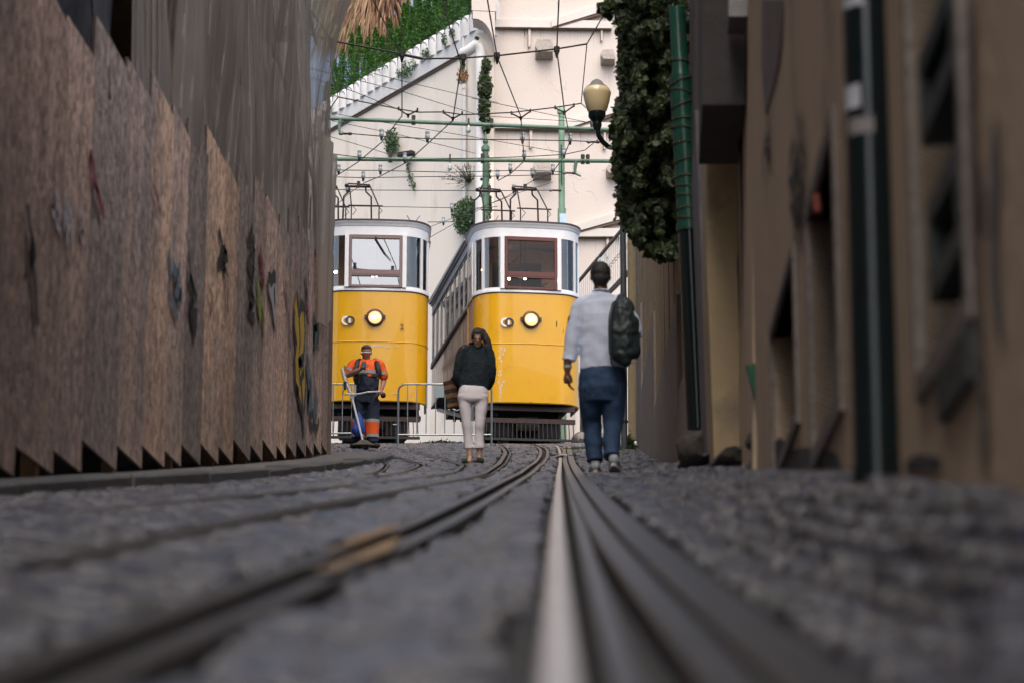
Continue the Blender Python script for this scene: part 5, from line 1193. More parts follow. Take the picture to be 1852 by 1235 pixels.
# ================================================================ poles, beams, wires, lamp, barriers
PYY = 59.0
def pole(px, ptop, pbot, Y, r0, r1, m, label):
    b = atY(px, pbot, Y); b.z = gnd(b.x, Y); t = atY(px-1.5, ptop, Y)
    e = empty('catenary_pole', b, label, 'pole')
    MB().tube([b, b+(t-b)*.7, b+(t-b)*.701, t], [r1, r1, r0, r0*.92], 16).build('shaft', M[m], e, smooth=True)
    MB().lathe(t, [(r0*1.3, -.05), (r0*1.35, .03), (r0*.8, .1), (.02, .16)], 16).build('cap', M[m], e, smooth=True)
    return e, b, t
e, b, t = pole(1017, 203, 800, PYY+.1, .082, .105, 'pgreen2', 'pale green catenary pole rising behind the right tram roof')
MB().box(atY(1018.5, 396, PYY-.05), (.17, .02, .26)).build('poster', mat('pole_poster', (.7, .75, .8), (.25, .5, .75), 14, .6, contrast=1), e)
MB().tube([atY(1015, 262, PYY), atY(1016, 335, PYY)], .012, 6).build('cable', M['wire'], e)
e2, b2, t2 = pole(879.5, 270, 800, PYY+.1, .082, .1, 'pgreen', 'darker green catenary pole with ivy behind the bow collectors')
MB().lathe(t2, [(.09, 0), (.1, .06), (.05, .12), (.075, .2), (.03, .3), (.012, .45)], 14).build('finial', M['pgreen'], e2, smooth=True)
def beam(p, q, Y, label, clamps, droppers, brackets):
    a, c = atY(*p, Y), atY(*q, Y)
    e = empty('catenary_beam', a, label, 'beam'); MB().tube([a, c], .052, 12).build('tube', M['pgreen'], e, smooth=True)
    for x in clamps:
        f = (x-p[0])/(q[0]-p[0]); c0 = a+(c-a)*f; MB().tube([c0-Vector((.05, 0, 0)), c0+Vector((.05, 0, 0))], .085, 10).build('clamp', M['pgreen'], e); MB().box(c0+Vector((0, -.02, .05)), (.1, .12, .22), bev=.02).build('clamp_bolt', M['clamp'], e)
    for x, l in droppers:
        f = (x-p[0])/(q[0]-p[0]); c0 = a+(c-a)*f+Vector((0, -.07, 0)); MB().bar(c0+Vector((0, 0, .13)), c0-Vector((0, 0, l*.5)), .04, .03).build('hanger', M['clamp'], e); MB().lathe(c0-Vector((0, 0, l)), [(.03, 0), (.06, .05), (.05, .13), (.02, .2)], 10).build('insulator', M['insul'], e)
    for x, sg in brackets:
        f = (x-p[0])/(q[0]-p[0]); c0 = a+(c-a)*f
        MB().tube([c0, c0-Vector((sg*.03, 0, .2)), c0-Vector((sg*.02, 0, .33)), c0+Vector((sg*.12, 0, -.4))], [.05, .042, .035, .025], 8).build('hook_bracket', M['pgreen'], e, smooth=True)
    return e
beam((583, 214), (1116, 236), PYY-.5, 'upper green crossbeam spanning the frame below the second wire span', (586, 748, 889, 1071, 1108), ((848, .25),), ((616, 1),))
beam((579, 288), (1112, 292), PYY-.3, 'lower green crossbeam above the tram roofs', (706, 873, 1054, 1063), ((814, .3),), ((1042, 1),))
def Yof(y): return .985*24051/(805-y)*.99
def wire(pts, r, label, cat='wire', Y=None, group='overhead wires'):
    P = []
    for p in pts:
        yv = p[2] if len(p) > 2 else (Y if Y else Yof(p[1])); P.append(atY(p[0], p[1], yv))
    Q = [P[0]]
    for a, b in zip(P[:-1], P[1:]):
        for k in (1, 2, 3, 4): Q.append(a.lerp(b, k/4))
    return MB().tube(Q, r, 6).build('wire', M['wire'], smooth=True, label=label, cat=cat, group=group, origin=P[0])
YA, YB_, YC, YD, YE, YF, YG = 33.5, 39.5, 43, 45.5, 48, 49.3, 51.5
spans = [([(520, 50, YA), (599, 74, YA), (723, 97, YA), (764, 107, YA), (838, 105.5, YA), (902, 101, YA), (1007, 89, YA), (1061.5, 80, YA)], .013, 'nearest crosswise span wire, sloping up to the wall lamp side'),
 ([(1061.5, 80, YA), (1108, 0, YA), (1135, -50, YA)], .009, 'tie wire climbing steeply right from the nearest span'),
 ([(540, -14, YA), (560, 15.5, YA), (599, 74, YA)], .012, 'tie wire climbing left behind the netting'),
 ([(599, 74, YA), (598, 120, 36), (611.5, 176, YB_)], .008, 'short vertical wire joining the first two spans at left'),
 ([(1061.5, 80, YA), (1051, 187.5, YB_)], .008, 'short vertical wire joining the first two spans at right'),
 ([(611.5, 176, YB_), (585, 214, YB_)], .009, 'tie wire from the second span down to the upper beam end'),
 ([(611.5, 176, YB_), (724, 198, YB_), (756, 203.5, YB_), (803, 203, YB_), (836, 208, YB_), (925.5, 204, YB_), (1003, 195, YB_), (1051, 187.5, YB_)], .011, 'second crosswise span wire carrying the triangular hangers'),
 ([(1051, 187.5, YB_), (1064, 199, YB_)], .008, 'tiny tie wire behind the street lamp'),
 ([(620, 241, YC), (690, 247, YC), (773, 251.5, YC), (848, 252.5, YC), (945, 253.5, YC), (1031, 255, YC), (1080, 257, YC), (1100, 260, YC)], .010, 'third crosswise span wire just below the upper beam'),
 ([(560, 274, YD), (650, 285, YD), (733, 289.5, YD), (870, 286.5, YD), (948, 284, YD), (1020, 280, YD), (1058, 272, YD), (1085, 250, YD)], .009, 'fourth crosswise span wire lying along the lower beam'),
 ([(560, 317, YE), (580, 311.5, YE), (612, 308, YE), (688, 309, YE), (814, 312, YE), (923, 309, YE), (1000, 310, YE), (1040, 313.5, YE)], .009, 'fifth crosswise span wire just under the lower beam'),
 ([(560, 319, YF), (657, 322, YF), (780, 320, YF), (901, 319, YF), (1012, 316, YF)], .009, 'sixth crosswise span wire over the bow collectors'),
 ([(560, 341, YG), (630, 344, YG), (860, 345.5, YG), (935, 345, YG), (1000, 344.5, YG), (1012, 344, YG)], .009, 'seventh crosswise span wire ending at the pale pole'),
 ([(560, 372, 54), (860, 377, 54), (900, 374, 54)], .008, 'lowest crosswise span wire above the left tram roof')]
for s_ in spans: wire(s_[0], s_[1], s_[2])
longs = [([(671, -6), (700, 50), (727, 103), (727, 205), (727, 210), (690, 258), (647, 294), (612.5, 316), (591, 328)], 'contact wire running down to the half hidden bow collector at left'),
 ([(799, -8), (812.6, 48.6), (834, 116.6), (829, 151), (819.4, 214), (818, 219), (772, 262), (736, 294), (688, 319), (659, 331)], 'contact wire running down to the full bow collector of the left tram'),
 ([(880, -8), (899, 103), (942, 211), (945, 253), (948, 284), (947, 293), (923, 315), (901, 327)], 'contact wire running down to the left bow collector of the right tram'),
 ([(1011, -8), (1007, 91), (1021, 202), (1031.5, 254), (1020, 284), (998, 314), (964, 327)], 'contact wire running down to the right bow collector of the right tram')]
for pts, lab in longs: wire(pts, .010, lab, group='contact wires')
wire([(659, 331), (632, 350), (612, 368), (585, 392)], .008, 'contact wire continuing behind the left tram bow', Y=53)
wire([(964, 327, 52), (918, 355, 54), (880, 372, 56), (777, 430, 58)], .007, 'contact wire continuing low behind the right tram bow')
wire([(1000, 330, 57), (935, 350, 57), (880, 372, 57.5), (774, 412, 58.5)], .007, 'thin stay wire sloping down from the pale pole')
wire([(774, 402, 58), (799, 402, 58), (840, 401, 58)], .01, 'short crosswise wire beside the round bush')
diags = [([(590, 111, 46), (728, 147, 50), (860, 178, 56), (900, 186, 58)], 'topmost sloping stay wire crossing the balustrade'), ([(560, 124, 46), (728, 166, 50), (870, 210, 56), (1068, 222, 58)], 'second sloping stay wire ending near the lamp head'),
 ([(560, 140, 46), (640, 166, 48), (722, 199, 50)], 'third sloping stay wire ending at the second span'), ([(560, 196, 52), (645, 214, 54), (860, 249, 57), (1020, 277, 58)], 'long stay wire sloping below the upper beam'),
 ([(600, 219, 52), (725, 245, 55), (860, 278, 58)], 'stay wire sloping from the left end of the upper beam'), ([(560, 237, 54), (640, 260, 56), (702, 279, 58)], 'stay wire sloping to the clamp of the lower beam'),
 ([(853, 178, 56), (1063, 222, 58)], 'stay wire rising left from the street lamp bracket')]
for pts, lab in diags: wire(pts, .0075, lab)
# line insulators and hangers
def insul(px, py, Y, label, sc=1., top=True):
    c = atY(px, py, Y); e = empty('line_insulator', c, label, 'insulator', 'line insulators')
    MB().lathe(c+Vector((0, 0, -.02)), [(.05*sc, 0), (.07*sc, .02), (.07*sc, .07), (.05*sc, .09), (.065*sc, .11), (.065*sc, .14), (.02*sc, .15)], 12).build('ceramic_bell', M['insul'], e, smooth=True)
    MB().lathe(c+Vector((0, 0, -.14*sc)), [(.02, 0), (.03, .06), (.025, .12)], 8).build('clamp', M['clamp'], e)
for px, py, Y, lb in ((612.5, 309, YE, 'white insulator on the fifth span at far left'), (688, 309, YE, 'white insulator on the fifth span above the left tram bow'), (657, 321, YF, 'white insulator directly above the left tram bow'), (628, 343, YG, 'white insulator beside the left tram bow'), (586, 319, YF, 'white insulator at the netting edge'),
    (690, 246, YC, 'grey insulator on the third span left of the shrub'), (773, 250, YC, 'grey insulator on the third span above the floodlight'), (650, 284, YD, 'insulator on the fourth span at left'), (732, 288, YD, 'insulator on the fourth span below the floodlight'), (945, 252, YC, 'grey insulator on the third span left of the pale pole'), (1031, 254, YC, 'grey insulator on the third span right of the pale pole'),
    (948, 283, YD, 'insulator on the fourth span left of the pale pole'), (1020, 279, YD, 'insulator on the fourth span at the pale pole'), (923, 307, YE, 'white insulator on the fifth span above the right tram'), (1000, 308, YE, 'white insulator on the fifth span beside the pale pole'), (900, 318, YF, 'white insulator over the left bow of the right tram'), (963, 315, YF, 'brown topped insulator over the right bow of the right tram'), (929, 344, YG, 'white insulator between the two bows of the right tram'), (817, 377, 54, 'white insulator against the round bush'), (802, 402, 58, 'small insulator left of the round bush')):
    insul(px, py, Y, lb, .62)
for px, py, lb in ((727, 98, 'dark hanger clamp on the first span at left'), (838, 104, 'dark hanger clamp on the first span in the middle'), (899, 101, 'dark hanger clamp on the first span right of the fat pipe'), (1007, 90, 'dark hanger clamp on the first span below the stained spout'), (599, 74, 'dark knot of wires at the netting edge')):
    c = atY(px, py, YA); e = empty('hanger_clamp', c, lb, 'wire clamp', 'hanger clamps'); MB().box(c, (.085, .05, .1), bev=.015).build('body', M['clamp'], e); MB().lathe(c-Vector((0, 0, .13)), [(.012, 0), (.035, .09)], 8).build('cone', M['clamp'], e)
MB().tube([atY(731, 100, YA), atY(765, 107, YA)], .022, 8).build('strain_insulator', M['clamp'], label='long dark strain insulator on the first span at left', cat='insulator', smooth=True)
for k, (px, py, lb) in enumerate(((738, 200, 'leftmost triangular hanger on the second span'), (819, 206, 'second triangular hanger from the left on the second span'), (942, 205, 'third triangular hanger from the left on the second span'), (1021, 195, 'rightmost triangular hanger by the pale pole top'))):
    e = empty('triangular_hanger', atY(px, py, YB_), lb, 'wire hanger', 'triangular hangers')
    for sg in (-1, 1):
        MB().bar(atY(px+sg*17, py-1-sg*(-1 if k < 2 else 2), YB_-.02), atY(px, py+9, YB_-.02), .022, .022).build('arm', M['clamp'], e); MB().box(atY(px+sg*17, py-2-sg*(-1 if k < 2 else 2), YB_-.02), (.03, .03, .06)).build('end_lug', M['clamp'], e)
    MB().lathe(atY(px, py+14, YB_-.02), [(.01, 0), (.035, .07)], 8).build('cone', M['clamp'], e)
for px, py, Y, lb in ((624, 242, YC, 'grey turnbuckle at the left hook bracket'), (1072, 257, YC, 'turnbuckle with dark knob below the lamp arm'), (1028, 313, YE, 'turnbuckle with red knob near the lower beam bracket'), (1003, 344.5, YG, 'turnbuckle where the seventh span meets the pole')):
    a = atY(px-7, py, Y); b = atY(px+9, py+.5, Y); e = empty('turnbuckle', a, lb, 'turnbuckle', 'turnbuckles'); MB().ball(a, (.05, .035, .035)).build('knob', M['scaf'], e, smooth=True); MB().tube([a, b], .02, 8).build('rod', M['iron'], e); MB().ball(b, (.045, .03, .03)).build('knob', M['maroon'], e, smooth=True)
# white things on tram-side: street lamp
LYY = 36.5
lp = empty('street_lamp', (atY(1128, 795, LYY).x, LYY, gnd(1.7, LYY)), 'wall side street lamp with frosted amber lantern on a curved arm', 'street lamp')
c = atY(1080, 235, LYY-.3)
def lz(py): return atY(1080, py, LYY-.3).z-c.z
def lr(w): return w/2/FPX*LYY*.985
MB().lathe(c, [(lr(26), lz(208)), (lr(38), lz(200)), (lr(47), lz(186)), (lr(53), lz(172)), (lr(54), lz(168)), (lr(49), lz(163)), (lr(44), lz(160))], 28).build('globe', mat('frosted_amber_glass', (.8, .68, .4), (.68, .56, .33), 2.5, .3, coat=.6, contrast=.6), lp, smooth=True)
MB().lathe(c, [(lr(46), lz(162)), (lr(40), lz(158)), (lr(28), lz(154)), (lr(20), lz(148)), (lr(10), lz(145)), (.005, lz(143))], 28).build('lamp_cap', M['grey_wall'], lp, smooth=True)
MB().lathe(c, [(lr(12), lz(236)), (lr(18), lz(228)), (lr(17), lz(222)), (lr(27), lz(216)), (lr(33), lz(212)), (lr(33), lz(204)), (lr(28), lz(202))], 24).build('lamp_collar', M['dgreen'], lp, smooth=True)
MB().tube([atY(1081, 236, LYY-.3), atY(1083, 246, LYY-.3), atY(1090, 257, LYY-.25), atY(1100, 266, LYY-.2), atY(1124, 272, LYY)], .04, 10).build('arm', M['dgreen'], lp, smooth=True)
MB().tube([atY(1118+9*math.cos(a), 259+11*math.sin(a), LYY-.05) for a in np.linspace(1.4, 5.8, 12)], [.03-.0018*k for k in range(12)], 8).build('scroll', M['dgreen'], lp, smooth=True)
MB().tube([(atY(1129, 795, LYY).x, LYY, gnd(1.7, LYY)), atY(1128, 560, LYY), atY(1124, 150, LYY), atY(1122, -120, LYY)], [.05, .05, .042, .04], 14).build('post', mat('slate_grey_post', (.09, .105, .125), (.06, .07, .085), 6, .5), lp, smooth=True)
for yy_ in (570, 762): MB().tube([atY(1129, yy_-2, LYY), atY(1129, yy_+2, LYY)], .06, 14).build('post_band', M['clamp'], lp)
# pale board standing by the lamp post at the top
P = [atY(1117, 2, 37.5), atY(1124, 0, 37.5), atY(1131, 40, 37.5), atY(1129, 172, 37.5), atY(1117, 160, 37.5)]; Q = [p+Vector((0, .05, 0)) for p in P]
MB().add(P+Q, [tuple(range(5)), tuple(reversed(range(5, 10)))]+[(i, (i+1) % 5, (i+1) % 5+5, i+5) for i in range(5)]).build('grey_board', M['scaf'], label='upright weathered grey board beside the ivy at the top', cat='board')
pipe(1137, -250, 1141, 330, 38.0, .05, M['cream'], 'tan vertical pipe at the top between lamp post and ivy', z1=19)

# barriers
def barrier(xl, xr, ytop, ybot, Y, label, plate=None, hooks=True):
    c = atY((xl+xr)/2, ybot, Y); z0 = atY(xl+8, ybot, Y).z; H_ = atY(xl, ytop, Y).z-z0; a = atY(xl, ybot, Y).x; b = atY(xr, ybot, Y).x; r = .018
    e = empty('crowd_barrier', ((a+b)/2, Y, z0), label, 'barrier', 'crowd barriers across the track')
    zt, zb = z0+H_, z0+.2; rad = .13
    cor = lambda cx, cz, a0, a1, k=6: [(cx+rad*math.cos(a0+(a1-a0)*i/k), Y, cz+rad*math.sin(a0+(a1-a0)*i/k)) for i in range(k+1)]
    path = [(a, Y, z0)]+cor(a+rad, zt-rad, math.pi, math.pi/2)+cor(b-rad, zt-rad, math.pi/2, 0)+[(b, Y, z0)]
    MB().tube(path, r, 9).build('frame_tube', M['galv'], e, smooth=True); MB().tube([(a, Y, zb), (b, Y, zb)], r*.9, 8).build('bottom_rail', M['galv'], e, smooth=True)
    n = int(round((b-a)/.165)); 
    for k in range(1, n): x = a+(b-a)*k/n; MB().tube([(x, Y, zb), (x, Y, zt)], .0085, 6).build('upright', M['galv'], e)
    for x in (a,): 
        for zz in (z0+.38, z0+.93): MB().tube([(x, Y, zz), (x-.09, Y, zz)], .01, 6).build('hook', M['galv'], e)
    if plate: p0 = atY(plate[0], plate[1], Y-.02); p1 = atY(plate[2], plate[3], Y-.02); MB().add([p0, (p1.x, p0.y, p0.z), p1, (p0.x, p0.y, p1.z)]+[(v[0], v[1]+.01, v[2]) for v in (p0, (p1.x, p0.y, p0.z), p1, (p0.x, p0.y, p1.z))], [(0, 1, 2, 3), (7, 6, 5, 4), (0, 1, 5, 4), (1, 2, 6, 5), (2, 3, 7, 6), (3, 0, 4, 7)]).build('name_plate', mat('worn_blue_plate', (.2, .33, .42), (.4, .45, .45), 30, .5, contrast=1), e)
    return e
barrier(719.5, 889, 694, 806, 41.6, 'steel crowd barrier standing behind the woman', plate=(786, 698, 803, 718))
barrier(500, 652, 694, 803, 42.4, 'steel crowd barrier between hoarding and street worker', plate=(596, 700, 601, 717))
MB().tube([atY(810, 741, 41.5), atY(818, 739, 41.5), atY(826, 742, 41.5), atY(832, 740, 41.5)], .012, 6).build('chain', M['galv'], label='short chain looped over the barrier beside the bag', cat='chain')
# litter: pale scrap on the rail
c = on_ground(1013, 828); MB().box((c[0], c[1], gnd(*c)+.03), (.09, .25, .02), rz=.4).build('paper_scrap', M['whitepaint'], label='crumpled white scrap lying on the rail left of the walker', cat='litter')
# ================================================================ people
def etube(mb, pts, rad, n=18, end=True):
    """lofted limb: pts are joints, rad = (half width, half depth) at each"""
    pts = [Vector(p) for p in pts]; rad = [r if isinstance(r, tuple) else (r, r) for r in rad]
    # smooth the joint line
    P, Rr = [], []
    m = len(pts)
    for i in range(m-1):
        p0, p1, p2, p3 = pts[max(i-1, 0)], pts[i], pts[i+1], pts[min(i+2, m-1)]
        for k in range(4):
            t = k/4; P.append(.5*((2*p1)+(p2-p0)*t+(2*p0-5*p1+4*p2-p3)*t*t+(-p0+3*p1-3*p2+p3)*t**3))
            q = t*t*(3-2*t); Rr.append((rad[i][0]*(1-q)+rad[i+1][0]*q, rad[i][1]*(1-q)+rad[i+1][1]*q))
    P.append(pts[-1]); Rr.append(rad[-1]); vs = []; fs = []; N = len(P)
    for i, p in enumerate(P):
        t = (P[min(i+1, N-1)]-P[max(i-1, 0)]).normalized(); Yv = Vector((0, 1, 0)) if abs(t.y) < .85 else Vector((0, 0, 1))
        b = (Yv-t*Yv.dot(t)).normalized(); a = t.cross(b)
        for k in range(n):
            an = 2*math.pi*k/n; vs.append(p+a*math.cos(an)*Rr[i][0]+b*math.sin(an)*Rr[i][1])
    for i in range(N-1):
        for k in range(n): fs.append((i*n+k, i*n+(k+1) % n, (i+1)*n+(k+1) % n, (i+1)*n+k))
    fs += [tuple(reversed(range(n))), tuple((N-1)*n+k for k in range(n))]
    mb.add(vs, fs)
    if end:
        for i, r in ((0, Rr[0]), (N-1, Rr[-1])): q = min(r)*.9; mb.ball(P[i], (q, q, q), 12, 8)
    return mb
def remesh(mb, name, m, parent, voxel, smooth=4, wrinkle=0, wsize=.08, **pr):
    me = bpy.data.meshes.new('tmp'); me.from_pydata([tuple(v) for v in mb.v], [], mb.f); o = bpy.data.objects.new('tmp', me); C.objects.link(o)
    bm = bmesh.new(); bm.from_mesh(me); bmesh.ops.recalc_face_normals(bm, faces=bm.faces); bm.to_mesh(me); bm.free()
    r = o.modifiers.new('r', 'REMESH'); r.mode = 'VOXEL'; r.voxel_size = voxel
    s = o.modifiers.new('s', 'SMOOTH'); s.factor = .5; s.iterations = smooth
    if wrinkle:
        tx = bpy.data.textures.new('w', 'CLOUDS'); tx.noise_scale = wsize; tx.noise_depth = 1
        d = o.modifiers.new('d', 'DISPLACE'); d.texture = tx; d.strength = wrinkle; d.mid_level = .5; d.texture_coords = 'LOCAL'
    dg = bpy.context.evaluated_depsgraph_get(); ev = o.evaluated_get(dg); out = bpy.data.meshes.new_from_object(ev)
    bpy.data.objects.remove(o)
    q = MB(); co = np.zeros(len(out.vertices)*3); out.vertices.foreach_get('co', co); q.v = co.reshape(-1, 3).tolist(); q.f = [tuple(p.vertices) for p in out.polygons]; q.mi = [0]*len(q.f)
    return q.build(name, m, parent, smooth=True, fix=False, **pr)
def skin(name, c): 
    m = mat(name, c, tuple(x*.8 for x in c), 20, .5, bump=.1); m.node_tree.nodes['Principled BSDF'].inputs['Subsurface Weight'].default_value = .08; m.node_tree.nodes['Principled BSDF'].inputs['Subsurface Radius'].default_value = (.02, .008, .004); return m
def fingers(mb, palm_c, down, side, fwd, L_=.085, curl=.6, r=.0085):
    """four unequal bent fingers and a thumb; down = finger direction, side = across palm, fwd = curl direction"""
    down, side, fwd = Vector(down).normalized(), Vector(side).normalized(), Vector(fwd).normalized(); c = Vector(palm_c)
    etube(mb, [c-down*.045, c, c+down*.04], [(.026, .017), (.04, .017), (.04, .014)], 12)
    for k, (o, l) in enumerate(((-.031, .92), (-.010, 1.05), (.011, 1.0), (.031, .78))):
        b = c+down*.035+side*o; a1 = curl*.5; d1 = down*math.cos(a1)+fwd*math.sin(a1); d2 = down*math.cos(curl*1.3)+fwd*math.sin(curl*1.3); d3 = down*math.cos(curl*2)+fwd*math.sin(curl*2)
        p1 = b+d1*L_*l*.45; p2 = p1+d2*L_*l*.32; p3 = p2+d3*L_*l*.25; mb.tube([b-down*.02, b, p1, p2, p3], [r, r*1.05, r, r*.9, r*.75], 8)
    b = c-side*.03-down*.01; t1 = (down*.6-side*.6+fwd*.4).normalized(); mb.tube([b, b+t1*.035, b+t1*.035+(down*.9+fwd*.4).normalized()*.035], [r*1.4, r*1.2, r*.95], 8)
def person(loc, label, group=None): return empty('person', loc, label, 'person')
def head(mb, c, w=.077, d=.098, h=.118, face=-1, tilt=0., jaw=True):
    """skull, jaw, nose, ears; face = -1 looks at the camera, +1 away; tilt>0 looks down"""
    c = Vector(c); rot = Matrix.Rotation(-tilt*face, 3, 'X')
    def T(x, y, z): return c+rot @ Vector((x, y*face, z))
    def B_(x, y, z, r, n=14): 
        q = MB(); q.ball((0, 0, 0), r, n, 10); vs = [T(x, y, z)+rot @ Vector(v) for v in q.v]; mb.add(vs, q.f)
    B_(0, -.012, .03, (w, d*.95, h*.74)); B_(0, .012, -.02, (w*.86, d*.8, h*.72)); B_(0, .035, -.07, (w*.6, d*.52, h*.36)); B_(0, d*.93, -.022, (.013, .018, .016), 8); B_(0, d*.88, -.005, (.009, .012, .024), 8)
    B_(-w*1.0, -.005, -.01, (.011, .018, .031), 8); B_(w*1.0, -.005, -.01, (.011, .018, .031), 8); B_(0, d*.80, -.058, (.026, .014, .008), 8); B_(0, d*.76, .012, (w*.7, .016, .010), 10); B_(0, d*.78, -.088, (.02, .014, .014), 8)
    return T, rot
def bits(T, rot, defs, parent):
    for nm, m, lst in defs:
        q = MB()
        for (x, y, z, r) in lst:
            b_ = MB(); b_.ball((0, 0, 0), r, 10, 8); q.add([T(x, y, z)+rot @ Vector(v) for v in b_.v], b_.f)
        q.build(nm, m, parent, smooth=True)

# ---------------------------------------------------------------- man walking away
YM = 20.1
def Pm(x, y, dy=0.): return atY(x, y, YM+dy)
bz_ = gnd(.76, YM)
man = person((Pm(1090, 855).x, YM, bz_), 'man in pale blue shirt and dark jeans walking away with a black backpack')
sk = skin('skin_tanned', (.2, .095, .06))
hr_ = mat('black_hair', (.012, .011, .011), (.03, .028, .028), 60, .6, bump=.8, bscale=160, bd=.006)
b = MB()
T, rot = head(b, Pm(1086, 501), .080, .098, .115, face=1, tilt=.15)
etube(b, [Pm(1086, 512, .0), Pm(1087, 530, -.01), Pm(1088, 545, -.0)], [(.058, .062), (.058, .06), (.08, .07)])
etube(b, [Pm(1036, 575), Pm(1030, 625, -.01), Pm(1027, 650, .0), Pm(1026, 672, .01)], [.042, .04, .036, (.026, .03)])
fingers(b, Pm(1027, 684, .015), (Pm(1032, 720, .05)-Pm(1026, 672)), (.25, .95, 0), (.85, .1, 0), .078, .55)
etube(b, [Pm(1133, 560), Pm(1153, 604, .04), Pm(1146, 575, .22)], [.042, .04, .032]); fingers(b, Pm(1142, 562, .27), (-.3, .1, .9), (.9, .2, .2), (-.3, -.8, 0), .075, .9)
etube(b, [Pm(1088, 550), Pm(1089, 600), Pm(1090, 680)], [(.15, .09), (.16, .1), (.15, .1)]); etube(b, [Pm(1068, 705), Pm(1068, 730, .04), Pm(1070, 765, .1), Pm(1073, 795, .08), Pm(1077, 840, .05)], [.05, .05, .04, .035, .03]); etube(b, [Pm(1110, 705), Pm(1110, 730), Pm(1108, 765), Pm(1106, 795, -.06), Pm(1106, 832, -.14)], [.05, .05, .04, .035, .03])
remesh(b, 'body', sk, man, .0065, 2)
hb_ = MB(); q = Pm(1086, 498)
def addball(mb, c, r, rot=None):
    b_ = MB(); b_.ball((0, 0, 0), r, 18, 12); mb.add([Vector(c)+((rot @ Vector(v)) if rot else Vector(v)) for v in b_.v], b_.f)
addball(hb_, q+Vector((0, -.012, .018)), (.089, .108, .098), rot); addball(hb_, q+Vector((0, -.045, -.035)), (.078, .07, .075), rot)
remesh(hb_, 'hair', hr_, man, .007, 2, .006, .012)
shirtm = mat('pale_blue_cotton', (.62, .70, .88), (.55, .63, .82), 9, .85, bump=.15, bscale=9, bd=.01)
s = MB()
etube(s, [Pm(1087, 530), Pm(1087, 541), Pm(1088, 553), Pm(1089, 580), Pm(1090, 615), Pm(1090, 645), Pm(1091, 668)], [(.068, .068), (.15, .085), (.205, .105), (.215, .13), (.2, .135), (.195, .135), (.2, .135)], 26, end=False)
etube(s, [Pm(1064, 546), Pm(1050, 554), Pm(1041, 580), Pm(1034, 615), Pm(1032, 645)], [.062, .072, .066, .062, .057])
etube(s, [Pm(1112, 546), Pm(1127, 553), Pm(1142, 580, .02), Pm(1152, 606, .03), Pm(1148, 588, .14), Pm(1143, 573, .22)], [.062, .07, .062, .058, .052, .045])
etube(s, [Pm(1031, 640), Pm(1029, 652)], [.057, .058], end=False)
addball(s, Pm(1087, 529), (.07, .068, .03))
shirt = remesh(s, 'shirt', shirtm, man, .0085, 3, .02, .12)
# collar and yoke seam
MB().tube([Pm(1087, 527)+Vector((.070*math.cos(a), .068*math.sin(a)-.01, -.004)) for a in np.linspace(0, 6.28, 20)], .009, 6).build('collar', shirtm, shirt, smooth=True)
jm = mat('dark_indigo_denim', (.01, .034, .085), (.02, .06, .14), 6, .8, bump=.2, bscale=14, col3=(.035, .075, .13), s3=3, t3=.6)
j = MB()
etube(j, [Pm(1090, 660), Pm(1090, 680), Pm(1090, 705), Pm(1090, 728)], [(.188, .125), (.2, .14), (.205, .15), (.18, .13)], 24, end=False)
etube(j, [Pm(1068, 700), Pm(1068, 730, .04), Pm(1070, 765, .1), Pm(1073, 795, .08), Pm(1076, 833, .05)], [(.105, .12), (.098, .11), (.082, .088), (.076, .082), (.066, .078)], 20, end=False)
etube(j, [Pm(1111, 700), Pm(1110, 730), Pm(1108, 765, .0), Pm(1106, 795, -.06), Pm(1106, 826, -.13)], [(.105, .12), (.1, .11), (.086, .09), (.078, .084), (.064, .078)], 20, end=False)
jeans = remesh(j, 'jeans', jm, man, .0085, 3, .018, .09)
for sx in (1066, 1110):
    pts = [Pm(sx-11, 693, -.168), Pm(sx+11, 693, -.168), Pm(sx+12, 712, -.165), Pm(sx, 718, -.162), Pm(sx-12, 712, -.165)]
    MB().tube(pts+[pts[0]], .003, 5).build('pocket_seam', mat('seam', (.04, .06, .1)), jeans)
shm = mat('grey_trainer_leather', (.33, .37, .42), (.24, .27, .31), 14, .6, bump=.3); som = plain('trainer_sole', (.5, .5, .5), .7)
def shoe(base, ln, w, h, m, parent, pitch=0., yaw=0., sole=None, nm='shoe'):
    """foot along +Y from heel at base"""
    rm = Matrix.Rotation(yaw, 3, 'Z') @ Matrix.Rotation(pitch, 3, 'X'); q = MB()
    T_ = lambda p: Vector(base)+rm @ Vector(p)
    z = MB(); etube(z, [(0, .03, h*.55), (0, .09, h*.55), (0, ln*.6, h*.42), (0, ln-.03, h*.32)], [(w*.42, h*.5), (w*.45, h*.5), (w*.52, h*.38), (w*.42, h*.28)], 14); etube(z, [(0, .05, h*.5), (0, .055, h*1.05)], [(w*.4, .05), (w*.38, .045)], 14, end=False)
    q.add([T_(v) for v in z.v], z.f); sh = remesh(q, nm, m, parent, .007, 2)
    if sole:
        z = MB(); pl = [(w*.42*math.cos(a)*(1 if math.sin(a) < 0 else 1.15), ln/2+ln/2*math.sin(a)*1.02) for a in np.linspace(0, 2*math.pi, 18)[:-1]]; z.prism(pl, (0, 0, -.002), (1, 0, 0), (0, 1, 0), (0, 0, .028)); q = MB(); q.add([T_(v) for v in z.v], z.f); q.build('sole', sole, sh)
    return sh
gl = gnd(.7, YM)
shoe((Pm(1077, 855).x, YM-.02, gl+.0), .28, .105, .1, shm, man, sole=som); shoe((Pm(1107, 852).x, YM-.26, gnd(.8, YM-.2)+.055), .28, .105, .1, shm, man, pitch=-.22, yaw=-.12, sole=som)
wt = Pm(1026.5, 663, .005); MB().tube([wt+Vector((0, 0, -.013)), wt+Vector((0, 0, .013))], .036, 16).build('watch', M['insul'], man, smooth=True)
